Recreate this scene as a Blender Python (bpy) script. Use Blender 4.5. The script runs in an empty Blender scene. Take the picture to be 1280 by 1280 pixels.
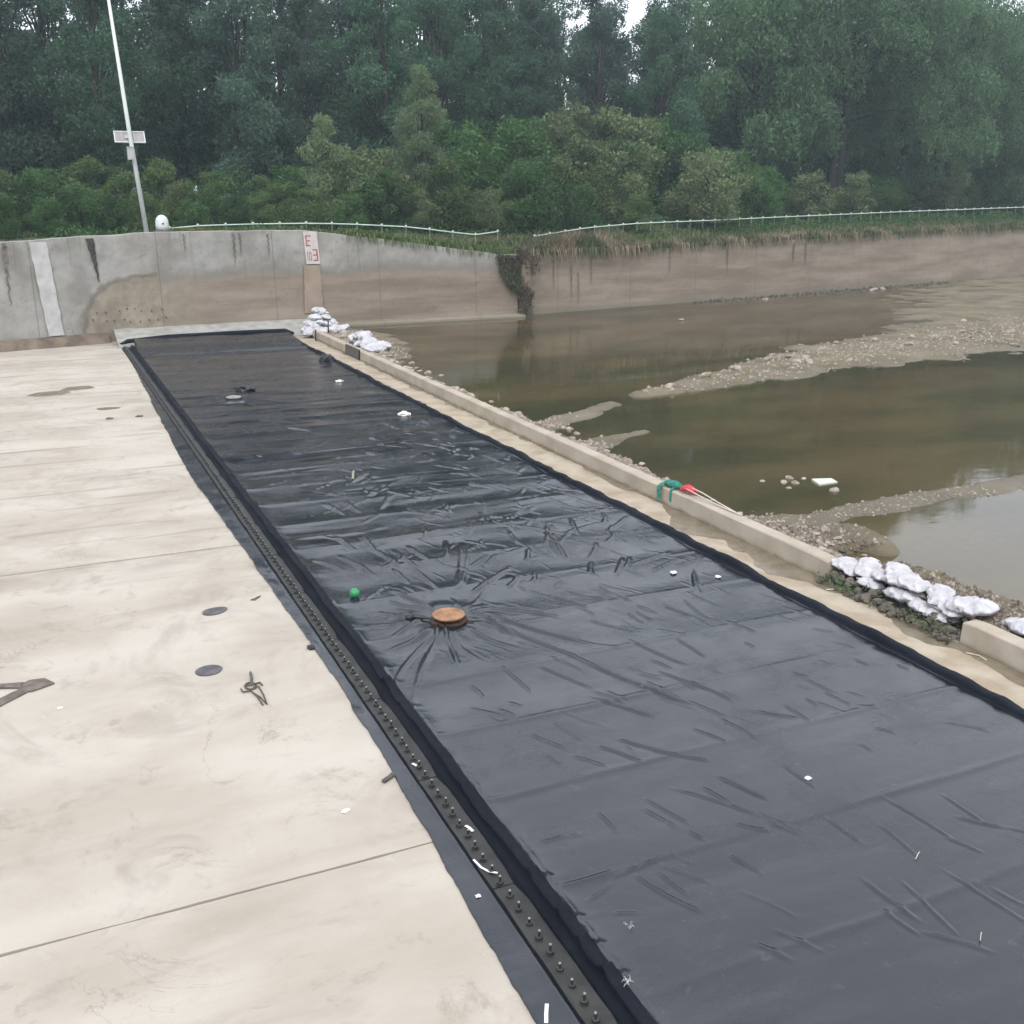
import bpy, bmesh, math, random
import numpy as np
from mathutils import Vector, noise as mnoise

SC = bpy.context.scene
COL = SC.collection
R = math.radians

# ------------------------------------------------------------------ camera
cd = bpy.data.cameras.new('camera'); cam = bpy.data.objects.new('camera', cd); COL.objects.link(cam)
cam.location = (0, 0, 6.0)
cam.rotation_euler = (R(90 - 16.834), 0, R(-24.474))
cd.sensor_width = 36; cd.lens = 36.25; cd.clip_end = 6000
SC.camera = cam

# ------------------------------------------------------------------ overcast sky and soft sun
SUN_EL, SUN_AZ = 52, 205      # degrees; azimuth clockwise from +Y
W = bpy.data.worlds.new('World'); SC.world = W; W.use_nodes = True
nt = W.node_tree; nt.nodes.clear()
wo = nt.nodes.new('ShaderNodeOutputWorld'); bg = nt.nodes.new('ShaderNodeBackground')
sky = nt.nodes.new('ShaderNodeTexSky'); sky.sky_type = 'NISHITA'; sky.sun_disc = False
sky.sun_elevation = R(SUN_EL); sky.sun_rotation = R(SUN_AZ); sky.air_density = 1.0; sky.dust_density = 3.0
mx = nt.nodes.new('ShaderNodeMix'); mx.data_type = 'RGBA'; mx.inputs[0].default_value = 0.86
mx.inputs[7].default_value = (7.6, 7.9, 8.5, 1)          # even cloud layer
nt.links.new(sky.outputs[0], mx.inputs[6]); nt.links.new(mx.outputs[2], bg.inputs[0])
bg.inputs[1].default_value = 0.1
nt.links.new(bg.outputs[0], wo.inputs[0])
sd = bpy.data.lights.new('sun', 'SUN'); sun = bpy.data.objects.new('sun', sd); COL.objects.link(sun)
sd.energy = 1.0; sd.angle = R(25); sd.color = (1, 0.96, 0.9)
sun.rotation_euler = (R(90 - SUN_EL), 0, R(180 - SUN_AZ))
SC.view_settings.view_transform = 'Standard'; SC.view_settings.look = 'None'
SC.view_settings.exposure = 1.22; SC.view_settings.gamma = 1
SC.view_settings.use_curve_mapping = False
SC.cycles.max_bounces = 6; SC.cycles.diffuse_bounces = 3; SC.cycles.glossy_bounces = 3
SC.cycles.transmission_bounces = 4; SC.cycles.transparent_max_bounces = 6
SC.cycles.caustics_reflective = False; SC.cycles.caustics_refractive = False
SC.cycles.use_denoising = True

# ------------------------------------------------------------------ material helpers
class Mat:
    def __init__(s, name, rough=0.7, spec=0.3):
        s.m = bpy.data.materials.new(name); s.m.use_nodes = True
        s.t = s.m.node_tree; s.N = s.t.nodes; s.L = s.t.links
        s.b = s.N['Principled BSDF']; s.out = s.N['Material Output']
        s.b.inputs['Roughness'].default_value = rough
        s.b.inputs['Specular IOR Level'].default_value = spec
        s._pos = None
    def pos(s, scale=(1, 1, 1), obj=False):
        if obj:
            g = s.N.new('ShaderNodeTexCoord'); o = g.outputs['Object']
        else:
            g = s.N.new('ShaderNodeNewGeometry'); o = g.outputs['Position']
        mp = s.N.new('ShaderNodeMapping'); mp.inputs['Scale'].default_value = scale
        s.L.new(o, mp.inputs[0]); return mp.outputs[0]
    def noise(s, v, scale, detail=4, rough=0.55, dist=0.0):
        n = s.N.new('ShaderNodeTexNoise'); n.inputs['Scale'].default_value = scale
        n.inputs['Detail'].default_value = detail; n.inputs['Roughness'].default_value = rough
        n.inputs['Distortion'].default_value = dist
        s.L.new(v, n.inputs['Vector']); return n.outputs[0]
    def ramp(s, f, a, b, c0=0.0, c1=1.0):
        r = s.N.new('ShaderNodeMapRange'); r.interpolation_type = 'SMOOTHSTEP'
        r.inputs[1].default_value = a; r.inputs[2].default_value = b
        r.inputs[3].default_value = c0; r.inputs[4].default_value = c1
        s.L.new(f, r.inputs[0]); return r.outputs[0]
    def mix(s, f, a, b, mode='MIX'):
        n = s.N.new('ShaderNodeMix'); n.data_type = 'RGBA'; n.blend_type = mode
        for k, v in ((0, f), (6, a), (7, b)):
            if isinstance(v, (int, float)): n.inputs[k].default_value = v
            elif isinstance(v, tuple): n.inputs[k].default_value = (*v, 1)
            else: s.L.new(v, n.inputs[k])
        return n.outputs[2]
    def math(s, op, a, b=0.0):
        n = s.N.new('ShaderNodeMath'); n.operation = op
        for k, v in ((0, a), (1, b)):
            if isinstance(v, (int, float)): n.inputs[k].default_value = v
            else: s.L.new(v, n.inputs[k])
        return n.outputs[0]
    def color(s, c):
        if isinstance(c, tuple): s.b.inputs['Base Color'].default_value = (*c, 1)
        else: s.L.new(c, s.b.inputs['Base Color'])
    def rough(s, f): s.L.new(f, s.b.inputs['Roughness'])
    def bump(s, h, strength=0.3, dist=0.02):
        n = s.N.new('ShaderNodeBump'); n.inputs['Strength'].default_value = strength
        n.inputs['Distance'].default_value = dist
        s.L.new(h, n.inputs['Height']); s.L.new(n.outputs[0], s.b.inputs['Normal'])
    def xyz(s, v):
        n = s.N.new('ShaderNodeSeparateXYZ'); s.L.new(v, n.inputs[0]); return n.outputs

M = {}
def simple(key, col, rough=0.7, spec=0.3, var=0.25, scale=8.0, metallic=0.0, bump=0.15):
    a = Mat(key, rough, spec); p = a.pos(obj=True)
    n = a.noise(p, scale, 5)
    d = tuple(c * (1 - var) for c in col); l = tuple(min(1, c * (1 + var)) for c in col)
    a.color(a.mix(a.ramp(n, .3, .7), d, l)); a.b.inputs['Metallic'].default_value = metallic
    if bump: a.bump(a.noise(p, scale * 6, 3), bump, 0.01)
    M[key] = a.m; return a

# --- pale poured concrete of the apron
def concrete_apron_mat():
    a = Mat('apron_concrete', 0.82, 0.25); p = a.pos(); ps = a.pos((.6, 1.0, 1)); pl = a.pos((.22, 1.0, 1))
    base = a.mix(a.ramp(a.noise(ps, .55, 6), .32, .68), (.328, .290, .240), (.415, .380, .333))
    base = a.mix(a.math('MULTIPLY', a.ramp(a.noise(pl, 1.0, 6, .6, .4), .52, .75), .38), base, (.225, .185, .142))
    base = a.mix(a.math('MULTIPLY', a.ramp(a.noise(p, .9, 8, .65, .8), .54, .72), .6), base, (.238, .21, .178))
    base = a.mix(a.math('MULTIPLY', a.ramp(a.noise(p, 2.3, 8, .7), .58, .7), .4), base, (.40, .385, .37))
    base = a.mix(a.ramp(a.noise(p, 45, 4), .3, .7, 0, .16), base, (.30, .27, .23))
    base = a.mix(a.ramp(a.noise(p, 7, 6, .75), .62, .78, 0, .35), base, (.28, .24, .2))
    Yc = a.xyz(p)[1]
    thin = a.math('MULTIPLY', a.ramp(a.noise(a.pos((.10, 1.6, 1)), 1.7, 5, .6, .3), .57, .66), a.ramp(Yc, 14, 22))
    base = a.mix(a.math('MULTIPLY', thin, .6), base, (.205, .17, .135))
    jn = a.math('MULTIPLY', a.math('MULTIPLY', a.ramp(Yc, 17.2, 18.1), a.ramp(Yc, 18.3, 18.2)), a.ramp(a.noise(a.pos((.5, 1.5, 1)), 1.1, 5), .42, .62))
    base = a.mix(a.math('MULTIPLY', jn, .65), base, (.20, .175, .15))
    base = a.mix(a.math('MULTIPLY', a.ramp(a.noise(p, .35, 8, .7, 1.5), .50, .66), .5), base, (.262, .23, .192))
    base = a.mix(a.math('MULTIPLY', a.ramp(a.noise(p, 1.3, 10, .78, .6), .55, .66), .45), base, (.20, .168, .132))
    base = a.mix(a.math('MULTIPLY', a.ramp(a.noise(p, 4.5, 8, .8), .60, .70), .4), base, (.46, .44, .41))
    ck = a.math('ABSOLUTE', a.math('SUBTRACT', a.noise(p, .42, 9, .62, .9), .5))
    ck = a.math('MULTIPLY', a.ramp(ck, .004, .0), a.ramp(a.noise(p, .25, 2), .48, .6))
    base = a.mix(a.math('MULTIPLY', ck, .45), base, (.13, .11, .09))
    base = a.mix(a.math('MULTIPLY', a.ramp(a.noise(p, 110, 3), .64, .72), .35), base, (.14, .12, .10))
    a.color(base); a.bump(a.noise(p, 60, 5), .2, .01); M['apron'] = a.m
concrete_apron_mat()

def kerb_mat():
    a = Mat('kerb_concrete', .85, .25); p = a.pos()
    c = a.mix(a.ramp(a.noise(p, 1.4, 6), .3, .7), (.285, .24, .185), (.37, .325, .268))
    z = a.xyz(p)[2]
    edge = a.math('ADD', z, a.math('MULTIPLY', a.noise(p, 3.5, 5), .16))
    c = a.mix(a.ramp(edge, .17, .05), c, (.16, .13, .085))           # damp algae line along the foot
    c = a.mix(a.ramp(a.noise(p, 22, 5, .7), .55, .75, 0, .5), c, (.24, .2, .15))
    a.color(c); a.bump(a.noise(p, 35, 5), .25, .012); M['kerb'] = a.m
kerb_mat()

def damp_mat():
    a = Mat('damp_concrete', .45, .4); p = a.pos()
    a.color(a.mix(a.ramp(a.noise(p, 3, 6), .3, .7), (.115, .092, .06), (.175, .145, .10)))
    a.rough(a.ramp(a.noise(p, 2, 3), .35, .65, .25, .6)); M['damp'] = a.m
damp_mat()
def strip_mat():
    a = Mat('strip_concrete', .85, .2); p = a.pos()
    c = a.mix(a.ramp(a.noise(p, 1.6, 6), .3, .7), (.255, .205, .145), (.365, .315, .25))
    c = a.mix(a.ramp(a.noise(p, 6, 6, .7), .58, .75, 0, .5), c, (.18, .14, .095))
    a.color(c); a.bump(a.noise(p, 40, 5), .2, .01); M['strip_concrete'] = a.m
strip_mat()
simple('dark_run', (.125, .108, .088), .9, .2, .35, 4)
simple('joint', (.07, .06, .05), .95, .1)

# --- retaining walls: grey wash near the top, tan silt below, streaks
def wall_mat(key, scar):
    a = Mat(key, .9, .2); p = a.pos(); X, Y, Z = a.xyz(p)
    grey = a.mix(a.ramp(a.noise(p, .8, 7, .6), .3, .7), (.195, .187, .17), (.315, .305, .283))
    tan = a.mix(a.ramp(a.noise(a.pos((.12, .12, 1.1)), 1.3, 6, .6), .3, .7), (.162, .126, .097), (.25, .206, .165))
    zz = a.math('ADD', Z, a.math('MULTIPLY', a.noise(a.pos((.25, .25, .5)), .9, 4), 1.3))
    if scar:
        # silt reaches up to about 2.8 m, but left of x = 2 the face stayed grey
        zz = a.math('ADD', zz, a.math('MULTIPLY', a.noise(p, 3.0, 8, .7), .35))
        lim = a.ramp(zz, 3.28, 3.78)
        cx = a.math('SUBTRACT', X, 5.2); cz = a.math('SUBTRACT', Z, .3)
        e = a.math('ADD', a.math('POWER', a.math('ABSOLUTE', a.math('DIVIDE', cx, 3.35)), 2.6),
                   a.math('POWER', a.math('ABSOLUTE', a.math('DIVIDE', cz, 2.5)), 2.6))
        e = a.math('ADD', e, a.math('MULTIPLY', a.math('SUBTRACT', a.noise(p, 2.2, 4), .5), .35))
        right = a.ramp(X, 5.0, 5.3)
        out = a.math('MULTIPLY', a.ramp(e, .93, 1.0), a.math('SUBTRACT', 1.0, right))
        g_fac = a.math('MAXIMUM', a.math('MULTIPLY', lim, right), out)
        plaster = a.mix(a.ramp(a.noise(p, 1.7, 6), .3, .7), (.18, .153, .116), (.265, .228, .18))
        low = a.mix(a.ramp(X, 4.0, 8.5), plaster, tan)
        c = a.mix(g_fac, low, grey)
        ring = a.math('MULTIPLY', a.math('MULTIPLY', a.ramp(e, .86, .97), a.ramp(e, 1.18, 1.02)), a.math('SUBTRACT', 1.0, right))
        c = a.mix(a.math('MULTIPLY', ring, .75), c, (.13, .11, .085))
        band = a.math('MULTIPLY', a.ramp(zz, 3.25, 3.5), a.ramp(zz, 4.1, 3.6))
        c = a.mix(a.math('MULTIPLY', a.math('MULTIPLY', band, right), .6), c, (.16, .15, .13))
    else:
        c = a.mix(a.math('MULTIPLY', a.ramp(zz, 4.0, 4.5), .25), tan, grey)
        c = a.mix(a.ramp(a.math('ADD', Z, a.math('MULTIPLY', a.noise(p, .8, 5), .5)), .75, .4, 0, .7), c, (.16, .15, .115))
    # vertical runs of dirt from the coping
    st = a.noise(a.pos((2.2, 2.2, .1)), 1.5, 5, .7)
    run = a.math('MULTIPLY', a.ramp(st, .58, .72), a.ramp(Z, 1.2, 4.2))
    c = a.mix(a.math('MULTIPLY', run, .65), c, (.1, .09, .08))
    c = a.mix(a.ramp(a.noise(p, 9, 6, .7), .55, .78, 0, .45), c, (.13, .11, .09))
    c = a.mix(a.ramp(a.noise(p, 2.6, 10, .8, .4), .54, .64, 0, .38), c, (.12, .10, .08))
    c = a.mix(a.ramp(a.noise(p, 4.2, 8, .8), .60, .68, 0, .35), c, (.36, .34, .31))
    jl = a.N.new('ShaderNodeMath'); jl.operation = 'PINGPONG'; a.L.new(X, jl.inputs[0]); jl.inputs[1].default_value = 2.6
    c = a.mix(a.ramp(jl.outputs[0], .03, .012, 0, .5), c, (.09, .08, .065))
    a.color(c); a.bump(a.noise(p, 12, 6), .3, .03); M[key] = a.m
wall_mat('wall_left_face', True); wall_mat('wall_right_face', False)
simple('fillet', (.27, .265, .245), .9, .2, .2, 2.0)
simple('mud', (.13, .10, .075), .85, .3, .35, 1.5, bump=.6)
simple('faded_white', (.39, .38, .37), .8, .25, .12, 3.0)
simple('faded_band', (.25, .20, .155), .9, .2, .12, 1.5)
simple('gauge_white', (.45, .41, .39), .6, .3, .08, 6)
simple('gauge_red', (.27, .10, .085), .7, .3, .3, 9)
simple('black_stain', (.05, .045, .04), .9, .2, .3, 5)

# --- rubber sheet
def rubber_mat(key, dust, r0, r1, spec):
    a = Mat(key, .42, spec); p = a.pos(); ps = a.pos((.25, 1.2, 1))
    d = a.math('MULTIPLY', a.ramp(a.noise(ps, .9, 9, .72, .5), .42, .72), dust)
    c = a.mix(d, (.0055, .0075, .0130), (.036, .040, .050))
    c = a.mix(a.math('MULTIPLY', a.ramp(a.noise(p, 3.0, 6, .7), .62, .74), dust * .8), c, (.085, .084, .084))
    c = a.mix(a.math('MULTIPLY', a.ramp(a.noise(p, 16, 4, .7), .66, .76), dust * .7), c, (.15, .15, .15))
    a.color(c)
    a.rough(a.ramp(a.noise(p, .8, 8, .7), .35, .68, r0, r1))
    a.bump(a.noise(p, 9, 6, .6), .22, .02); M[key] = a.m
rubber_mat('rubber', .5, .12, .33, .60)
rubber_mat('rubber_edge', .12, .7, .9, .12)
simple('plate_steel', (.024, .024, .022), .62, .4, .35, 5)
simple('bolt_steel', (.02, .019, .018), .5, .5, .2, 20)
simple('bolt_tip', (.22, .21, .20), .4, .5, .1, 20)
simple('rust_top', (.25, .135, .07), .75, .3, .3, 7)
simple('rust_shadowed', (.045, .026, .018), .85, .2, .4, 9)  # rust taken near black: the shadow under the cap's lid is in the colour
simple('grey_lid', (.22, .21, .19), .8, .3, .3, 7)
simple('black_plastic', (.016, .016, .018), .45, .4, .2, 9)
simple('green_plastic', (.035, .24, .09), .5, .35, .25, 12)
simple('teal_cloth', (.03, .17, .13), .8, .2, .35, 14)
simple('red_cloth', (.50, .05, .07), .75, .2, .3, 14)
simple('white_strip', (.60, .59, .57), .5, .4, .06, 8)
simple('leaf_bit', (.20, .21, .15), .6, .3, .2, 10)
simple('straw_rope', (.45, .41, .34), .8, .2, .12, 20)
simple('oval_rubber', (.075, .072, .075), .6, .35, .35, 5)
simple('dark_wire', (.07, .055, .045), .7, .4, .3, 25)
simple('brown_belt', (.115, .092, .08), .7, .3, .3, 9)
simple('dark_wood', (.09, .085, .075), .8, .2, .3, 12)
simple('paint_white', (.52, .55, .53), .45, .4, .05, 2)
simple('panel_back', (.25, .24, .25), .6, .4, .08, 4)
simple('panel_cell', (.03, .035, .06), .3, .5, .1, 4)
simple('box_grey', (.36, .36, .35), .5, .4, .06, 4)
simple('rail_post', (.20, .23, .20), .7, .2, .1, 2)
simple('rail_white', (.42, .50, .44), .5, .4, .1, 2)
simple('foam', (.46, .47, .41), .8, .2, .08, 5)

def bag_mat():
    a = Mat('woven_bag', .6, .3); p = a.pos(obj=True)
    c = a.mix(a.ramp(a.noise(p, 5, 5), .3, .7), (.37, .355, .38), (.51, .51, .53))
    c = a.mix(a.ramp(a.noise(p, 3, 8, .75), .54, .70, 0, .55), c, (.30, .265, .23))
    a.color(c); a.bump(a.noise(p, 10, 6, .65), .8, .03); M['bag'] = a.m
bag_mat()
def stone_mat(key, lo, hi):
    a = Mat(key, .85, .25); p = a.pos()
    a.color(a.mix(a.ramp(a.noise(p, 4.5, 6, .7), .32, .68), lo, hi)); a.bump(a.noise(p, 30, 4), .4, .02); M[key] = a.m
stone_mat('pale_stone', (.15, .122, .098), (.36, .31, .265))
stone_mat('brown_stone', (.07, .056, .046), (.18, .15, .127))
stone_mat('dark_stone', (.035, .035, .025), (.14, .125, .10))

def bed_mat():
    a = Mat('riverbed_silt', .85, .25); p = a.pos()
    c = a.mix(a.ramp(a.noise(p, .5, 7, .65), .3, .7), (.100, .082, .052), (.178, .150, .105))
    c = a.mix(a.ramp(a.noise(p, .9, 6, .6), .52, .68, 0, .6), c, (.135, .135, .055))      # algae film
    c = a.mix(a.ramp(a.noise(p, 8, 5, .75), .52, .72, 0, .7), c, (.07, .058, .042))
    Z = a.xyz(p)[2]
    c = a.mix(a.ramp(Z, .17, .11, 0, .55), c, (.08, .066, .045))                          # wet margin
    a.color(c); a.rough(a.ramp(Z, .11, .18, .35, .9)); a.bump(a.noise(p, 14, 6, .7), .7, .05); M['bed'] = a.m
bed_mat()
def water_mat():
    a = Mat('murky_water', .045, .5); p = a.pos((.6, 1.2, 1))
    a.color(a.mix(a.ramp(a.noise(a.pos((.12, .3, 1)), 1.0, 5), .35, .65), (.040, .037, .014), (.100, .074, .033)))
    a.b.inputs['IOR'].default_value = 1.58
    a.b.inputs['Alpha'].default_value = .72
    a.bump(a.noise(p, 1.6, 3), .045, .05); M['water'] = a.m
water_mat()
def soil_mat():
    a = Mat('bank_soil', .95, .15); p = a.pos()
    c = a.mix(a.ramp(a.noise(p, .7, 6, .65), .35, .65), (.035, .045, .02), (.10, .085, .05))
    a.color(c); a.bump(a.noise(p, 5, 5), .8, .1); M['soil'] = a.m
soil_mat()

def leaf_mat(key, lo, hi, dry=None, dryf=0.0, trans=.28, vary=(.62, 1.35)):
    a = Mat(key, .6, .25)
    g = a.N.new('ShaderNodeNewGeometry'); rnd = g.outputs['Random Per Island']
    oi = a.N.new('ShaderNodeObjectInfo')
    c = a.mix(rnd, lo, hi)
    c = a.mix(1.0, c, a.ramp(oi.outputs['Random'], 0, 1, *vary), 'MULTIPLY')
    c = a.mix(a.math('MULTIPLY', oi.outputs['Random'], .45), c, tuple((l + h) * .5 * k for l, h, k in zip(lo, hi, (1.08, 1.05, .9))))
    if dry:
        c = a.mix(a.math('MULTIPLY', a.ramp(a.noise(a.pos(), .55, 4), 1 - dryf - .1, 1 - dryf + .08), .85), c, dry)
    a.color(c)
    tr = a.N.new('ShaderNodeBsdfTranslucent'); a.L.new(c, tr.inputs[0])
    ms = a.N.new('ShaderNodeMixShader'); ms.inputs[0].default_value = trans
    a.L.new(a.b.outputs[0], ms.inputs[1]); a.L.new(tr.outputs[0], ms.inputs[2]); a.L.new(ms.outputs[0], a.out.inputs[0])
    M[key] = a.m
leaf_mat('leaf_forest', (.030, .080, .046), (.088, .168, .102), trans=.4)
leaf_mat('leaf_grey', (.046, .098, .070), (.118, .194, .142), trans=.4)
leaf_mat('leaf_willow', (.056, .126, .058), (.135, .228, .112), trans=.4, vary=(.85, 1.2))
leaf_mat('leaf_light', (.135, .195, .10), (.21, .285, .155), trans=.4, vary=(.9, 1.1))
leaf_mat('leaf_shrub', (.038, .084, .028), (.13, .195, .068), (.15, .16, .075), .34, trans=.34)
leaf_mat('leaf_hedge', (.028, .084, .024), (.095, .185, .060), trans=.36)
leaf_mat('leaf_mixed', (.085, .125, .055), (.185, .225, .112), (.175, .18, .095), .36, trans=.36, vary=(.8, 1.2))
leaf_mat('grass_green', (.05, .085, .025), (.12, .16, .055), (.17, .15, .075), .4)
leaf_mat('grass_dry', (.14, .112, .07), (.30, .255, .175), (.06, .085, .035), .5, vary=(1, 1))
leaf_mat('dead_creeper', (.075, .06, .042), (.17, .135, .095), (.08, .09, .04), .45, .15)
simple('bark', (.034, .029, .027), .9, .15, .35, 3, bump=.6)

# ------------------------------------------------------------------ mesh helpers
def mesh(name, v, f, mat=None, smooth=False):
    me = bpy.data.meshes.new(name)
    me.from_pydata([tuple(map(float, q)) for q in v], [], f); me.update()
    if mat:
        for k in (mat if isinstance(mat, (list, tuple)) else [mat]): me.materials.append(M[k])
    if smooth: me.polygons.foreach_set('use_smooth', [True] * len(me.polygons))
    return me
def obj(name, me, parent=None, loc=None, rot=None, scale=None):
    o = bpy.data.objects.new(name, me); COL.objects.link(o)
    if parent: o.parent = parent
    if loc is not None: o.location = loc
    if rot is not None: o.rotation_euler = rot
    if scale is not None: o.scale = (scale,) * 3 if isinstance(scale, (int, float)) else scale
    return o
def tag(o, label, cat, group=None):
    o['label'] = label; o['category'] = cat
    if group: o['group'] = group
    return o
def struct(o): o['kind'] = 'structure'; return o
def stuff(o, label, cat=None):
    o['kind'] = 'stuff'; o['label'] = label
    if cat: o['category'] = cat
    return o
def empty(name, loc, rz=0):
    o = bpy.data.objects.new(name, None); COL.objects.link(o); o.location = loc; o.rotation_euler = (0, 0, rz)
    o.empty_display_size = .2; return o

class MB:
    def __init__(s): s.v = []; s.f = []; s.mi = []
    def add(s, v, f, mi=0):
        k = len(s.v); s.v += [tuple(map(float, q)) for q in v]
        s.f += [tuple(i + k for i in q) for q in f]; s.mi += [mi] * len(f)
    def box(s, x0, y0, z0, x1, y1, z1, mi=0):
        v = [(x, y, z) for z in (z0, z1) for y in (y0, y1) for x in (x0, x1)]
        s.add(v, [(0, 2, 3, 1), (4, 5, 7, 6), (0, 1, 5, 4), (2, 6, 7, 3), (0, 4, 6, 2), (1, 3, 7, 5)], mi)
    def tube(s, pts, rad, n=8, mi=0, cap=True, flat=1.0):
        pts = [Vector(p) for p in pts]; rad = rad if isinstance(rad, (list, tuple)) else [rad] * len(pts)
        v = []; prev = None
        for i, p in enumerate(pts):
            d = (pts[min(i + 1, len(pts) - 1)] - pts[max(i - 1, 0)]).normalized()
            if prev is None:
                a = Vector((0, 0, 1)) if abs(d.z) < .9 else Vector((1, 0, 0))
                u = d.cross(a).normalized()
            else:
                u = (prev - d * prev.dot(d)).normalized()
            w = d.cross(u); prev = u
            for k in range(n):
                t = 2 * math.pi * k / n
                v.append(p + (u * math.cos(t) + w * math.sin(t) * flat) * rad[i])
        f = [(i * n + k, i * n + (k + 1) % n, (i + 1) * n + (k + 1) % n, (i + 1) * n + k) for i in range(len(pts) - 1) for k in range(n)]
        if cap:
            f.append(tuple(range(n - 1, -1, -1))); f.append(tuple((len(pts) - 1) * n + k for k in range(n)))
        s.add(v, f, mi)
    def lathe(s, prof, n=20, mi=0, c=(0, 0), sx=1.0):
        v = []; m = len(prof)
        for r, z in prof:
            for k in range(n):
                t = 2 * math.pi * k / n; v.append((c[0] + r * math.cos(t) * sx, c[1] + r * math.sin(t), z))
        f = [(i * n + k, i * n + (k + 1) % n, (i + 1) * n + (k + 1) % n, (i + 1) * n + k) for i in range(m - 1) for k in range(n)]
        f.append(tuple(range(n - 1, -1, -1))); f.append(tuple((m - 1) * n + k for k in range(n)))
        s.add(v, f, mi)
    def mesh(s, name, mat, smooth=False):
        me = mesh(name, s.v, s.f, mat, smooth)
        if any(s.mi): me.polygons.foreach_set('material_index', s.mi)
        return me

def grid_faces(nu, nv):      # index = i * nv + j
    i, j = np.meshgrid(np.arange(nu - 1), np.arange(nv - 1), indexing='ij')
    a = (i * nv + j).ravel(); return np.stack([a, a + nv, a + nv + 1, a + 1], 1)
def fast_mesh(name, V, F, mat, smooth=True):
    me = bpy.data.meshes.new(name); V = np.asarray(V, np.float32); F = np.asarray(F, np.int32)
    me.vertices.add(len(V)); me.vertices.foreach_set('co', V.ravel())
    k = F.shape[1]
    me.loops.add(F.size); me.loops.foreach_set('vertex_index', F.ravel())
    me.polygons.add(len(F)); me.polygons.foreach_set('loop_start', np.arange(0, F.size, k, dtype=np.int32))
    me.polygons.foreach_set('use_smooth', np.full(len(F), smooth))
    me.update(calc_edges=True); me.validate()
    for q in (mat if isinstance(mat, (list, tuple)) else [mat]): me.materials.append(M[q])
    return me
def vnoise(x, y, seed=0, octv=4):
    """cheap smooth value noise on arrays, about -1..1"""
    rg = np.random.RandomState(seed); T = rg.rand(256, 256) * 2 - 1
    out = np.zeros_like(np.asarray(x, float)); amp = 1.0; tot = 0
    for o in range(octv):
        fx = x * 2 ** o + 17.3 * o; fy = y * 2 ** o + 5.7 * o
        ix = np.floor(fx).astype(int); iy = np.floor(fy).astype(int); u = fx - ix; w = fy - iy
        u = u * u * (3 - 2 * u); w = w * w * (3 - 2 * w)
        a = T[ix & 255, iy & 255]; b = T[(ix + 1) & 255, iy & 255]; c = T[ix & 255, (iy + 1) & 255]; d = T[(ix + 1) & 255, (iy + 1) & 255]
        out += amp * ((a * (1 - u) + b * u) * (1 - w) + (c * (1 - u) + d * u) * w); tot += amp; amp *= .5
    return out / tot * 1.6
# ================================================================== THE SETTING
struct(obj('ground', mesh('ground', [(-3000, -3000, -1.5), (3000, -3000, -1.5), (3000, 3000, -1.5), (-3000, 3000, -1.5)], [(0, 1, 2, 3)], 'soil')))

# ---- concrete apron: slabs with open joints over a dark bedding sheet
apron = struct(obj('concrete_apron', mesh('apron_bedding', [(-22, -12, -.06), (11.2, -12, -.06), (11.2, 50.5, -.06), (-22, 50.5, -.06)], [(0, 1, 2, 3)], 'joint')))
JY = [-11.8, -1.74, 8.25, 18.23, 28.21, 38.2, 50.4]
rg = np.random.RandomState(3)
for k in range(len(JY) - 1):
    xs = np.arange(-21.8, 11.95, .15); n = len(xs)
    g_ = lambda v: (.012 if abs(v - 18.23) < .1 else .002) + .014 * np.clip(.5 + vnoise(xs * .6, xs * 0 + v, 44, 4), 0, 1.2)
    y0 = JY[k] + g_(JY[k]) + .008 * vnoise(xs * 1.7, xs * 0, 40 + k) + rg.rand(n) * .006
    y1 = JY[k + 1] - g_(JY[k + 1]) + .008 * vnoise(xs * 1.7, xs * 0, 60 + k) - rg.rand(n) * .006
    V = []
    for i in range(n):
        V += [(xs[i], y0[i], -.12), (xs[i], y0[i], -.008), (xs[i], y0[i] + .012, 0), (xs[i], y1[i] - .012, 0), (xs[i], y1[i], -.008), (xs[i], y1[i], -.12)]
    o = obj('slab', fast_mesh('slab', V, grid_faces(n, 6)[:, ::-1], 'apron', False), apron)
# damp marks lying on the slabs
def blob(cx, cy, rx, ry, seed, n=40, jag=.25):
    r = np.random.RandomState(seed); ph = r.rand(6) * 6.28; am = r.rand(6) / np.arange(1, 7)
    out = []
    for k in range(n):
        t = 2 * math.pi * k / n
        q = 1 + jag * sum(am[j] * math.sin((j + 1) * t + ph[j]) for j in range(6))
        out.append((cx + rx * q * math.cos(t), cy + ry * q * math.sin(t)))
    return out
def sheet_poly(name, pts, z, mat, parent):
    return obj(name, mesh(name, [(x, y, z) for x, y in pts], [tuple(range(len(pts)))], mat), parent)
for i, (cx, cy, rx, ry) in enumerate([(.1, 36.3, .62, .45), (.95, 37.0, .5, .38), (1.55, 32.83, .33, .2)]):
    sheet_poly('damp_patch', blob(cx, cy, rx, ry, 10 + i), .004 + .001 * i, 'damp', apron)
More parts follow.
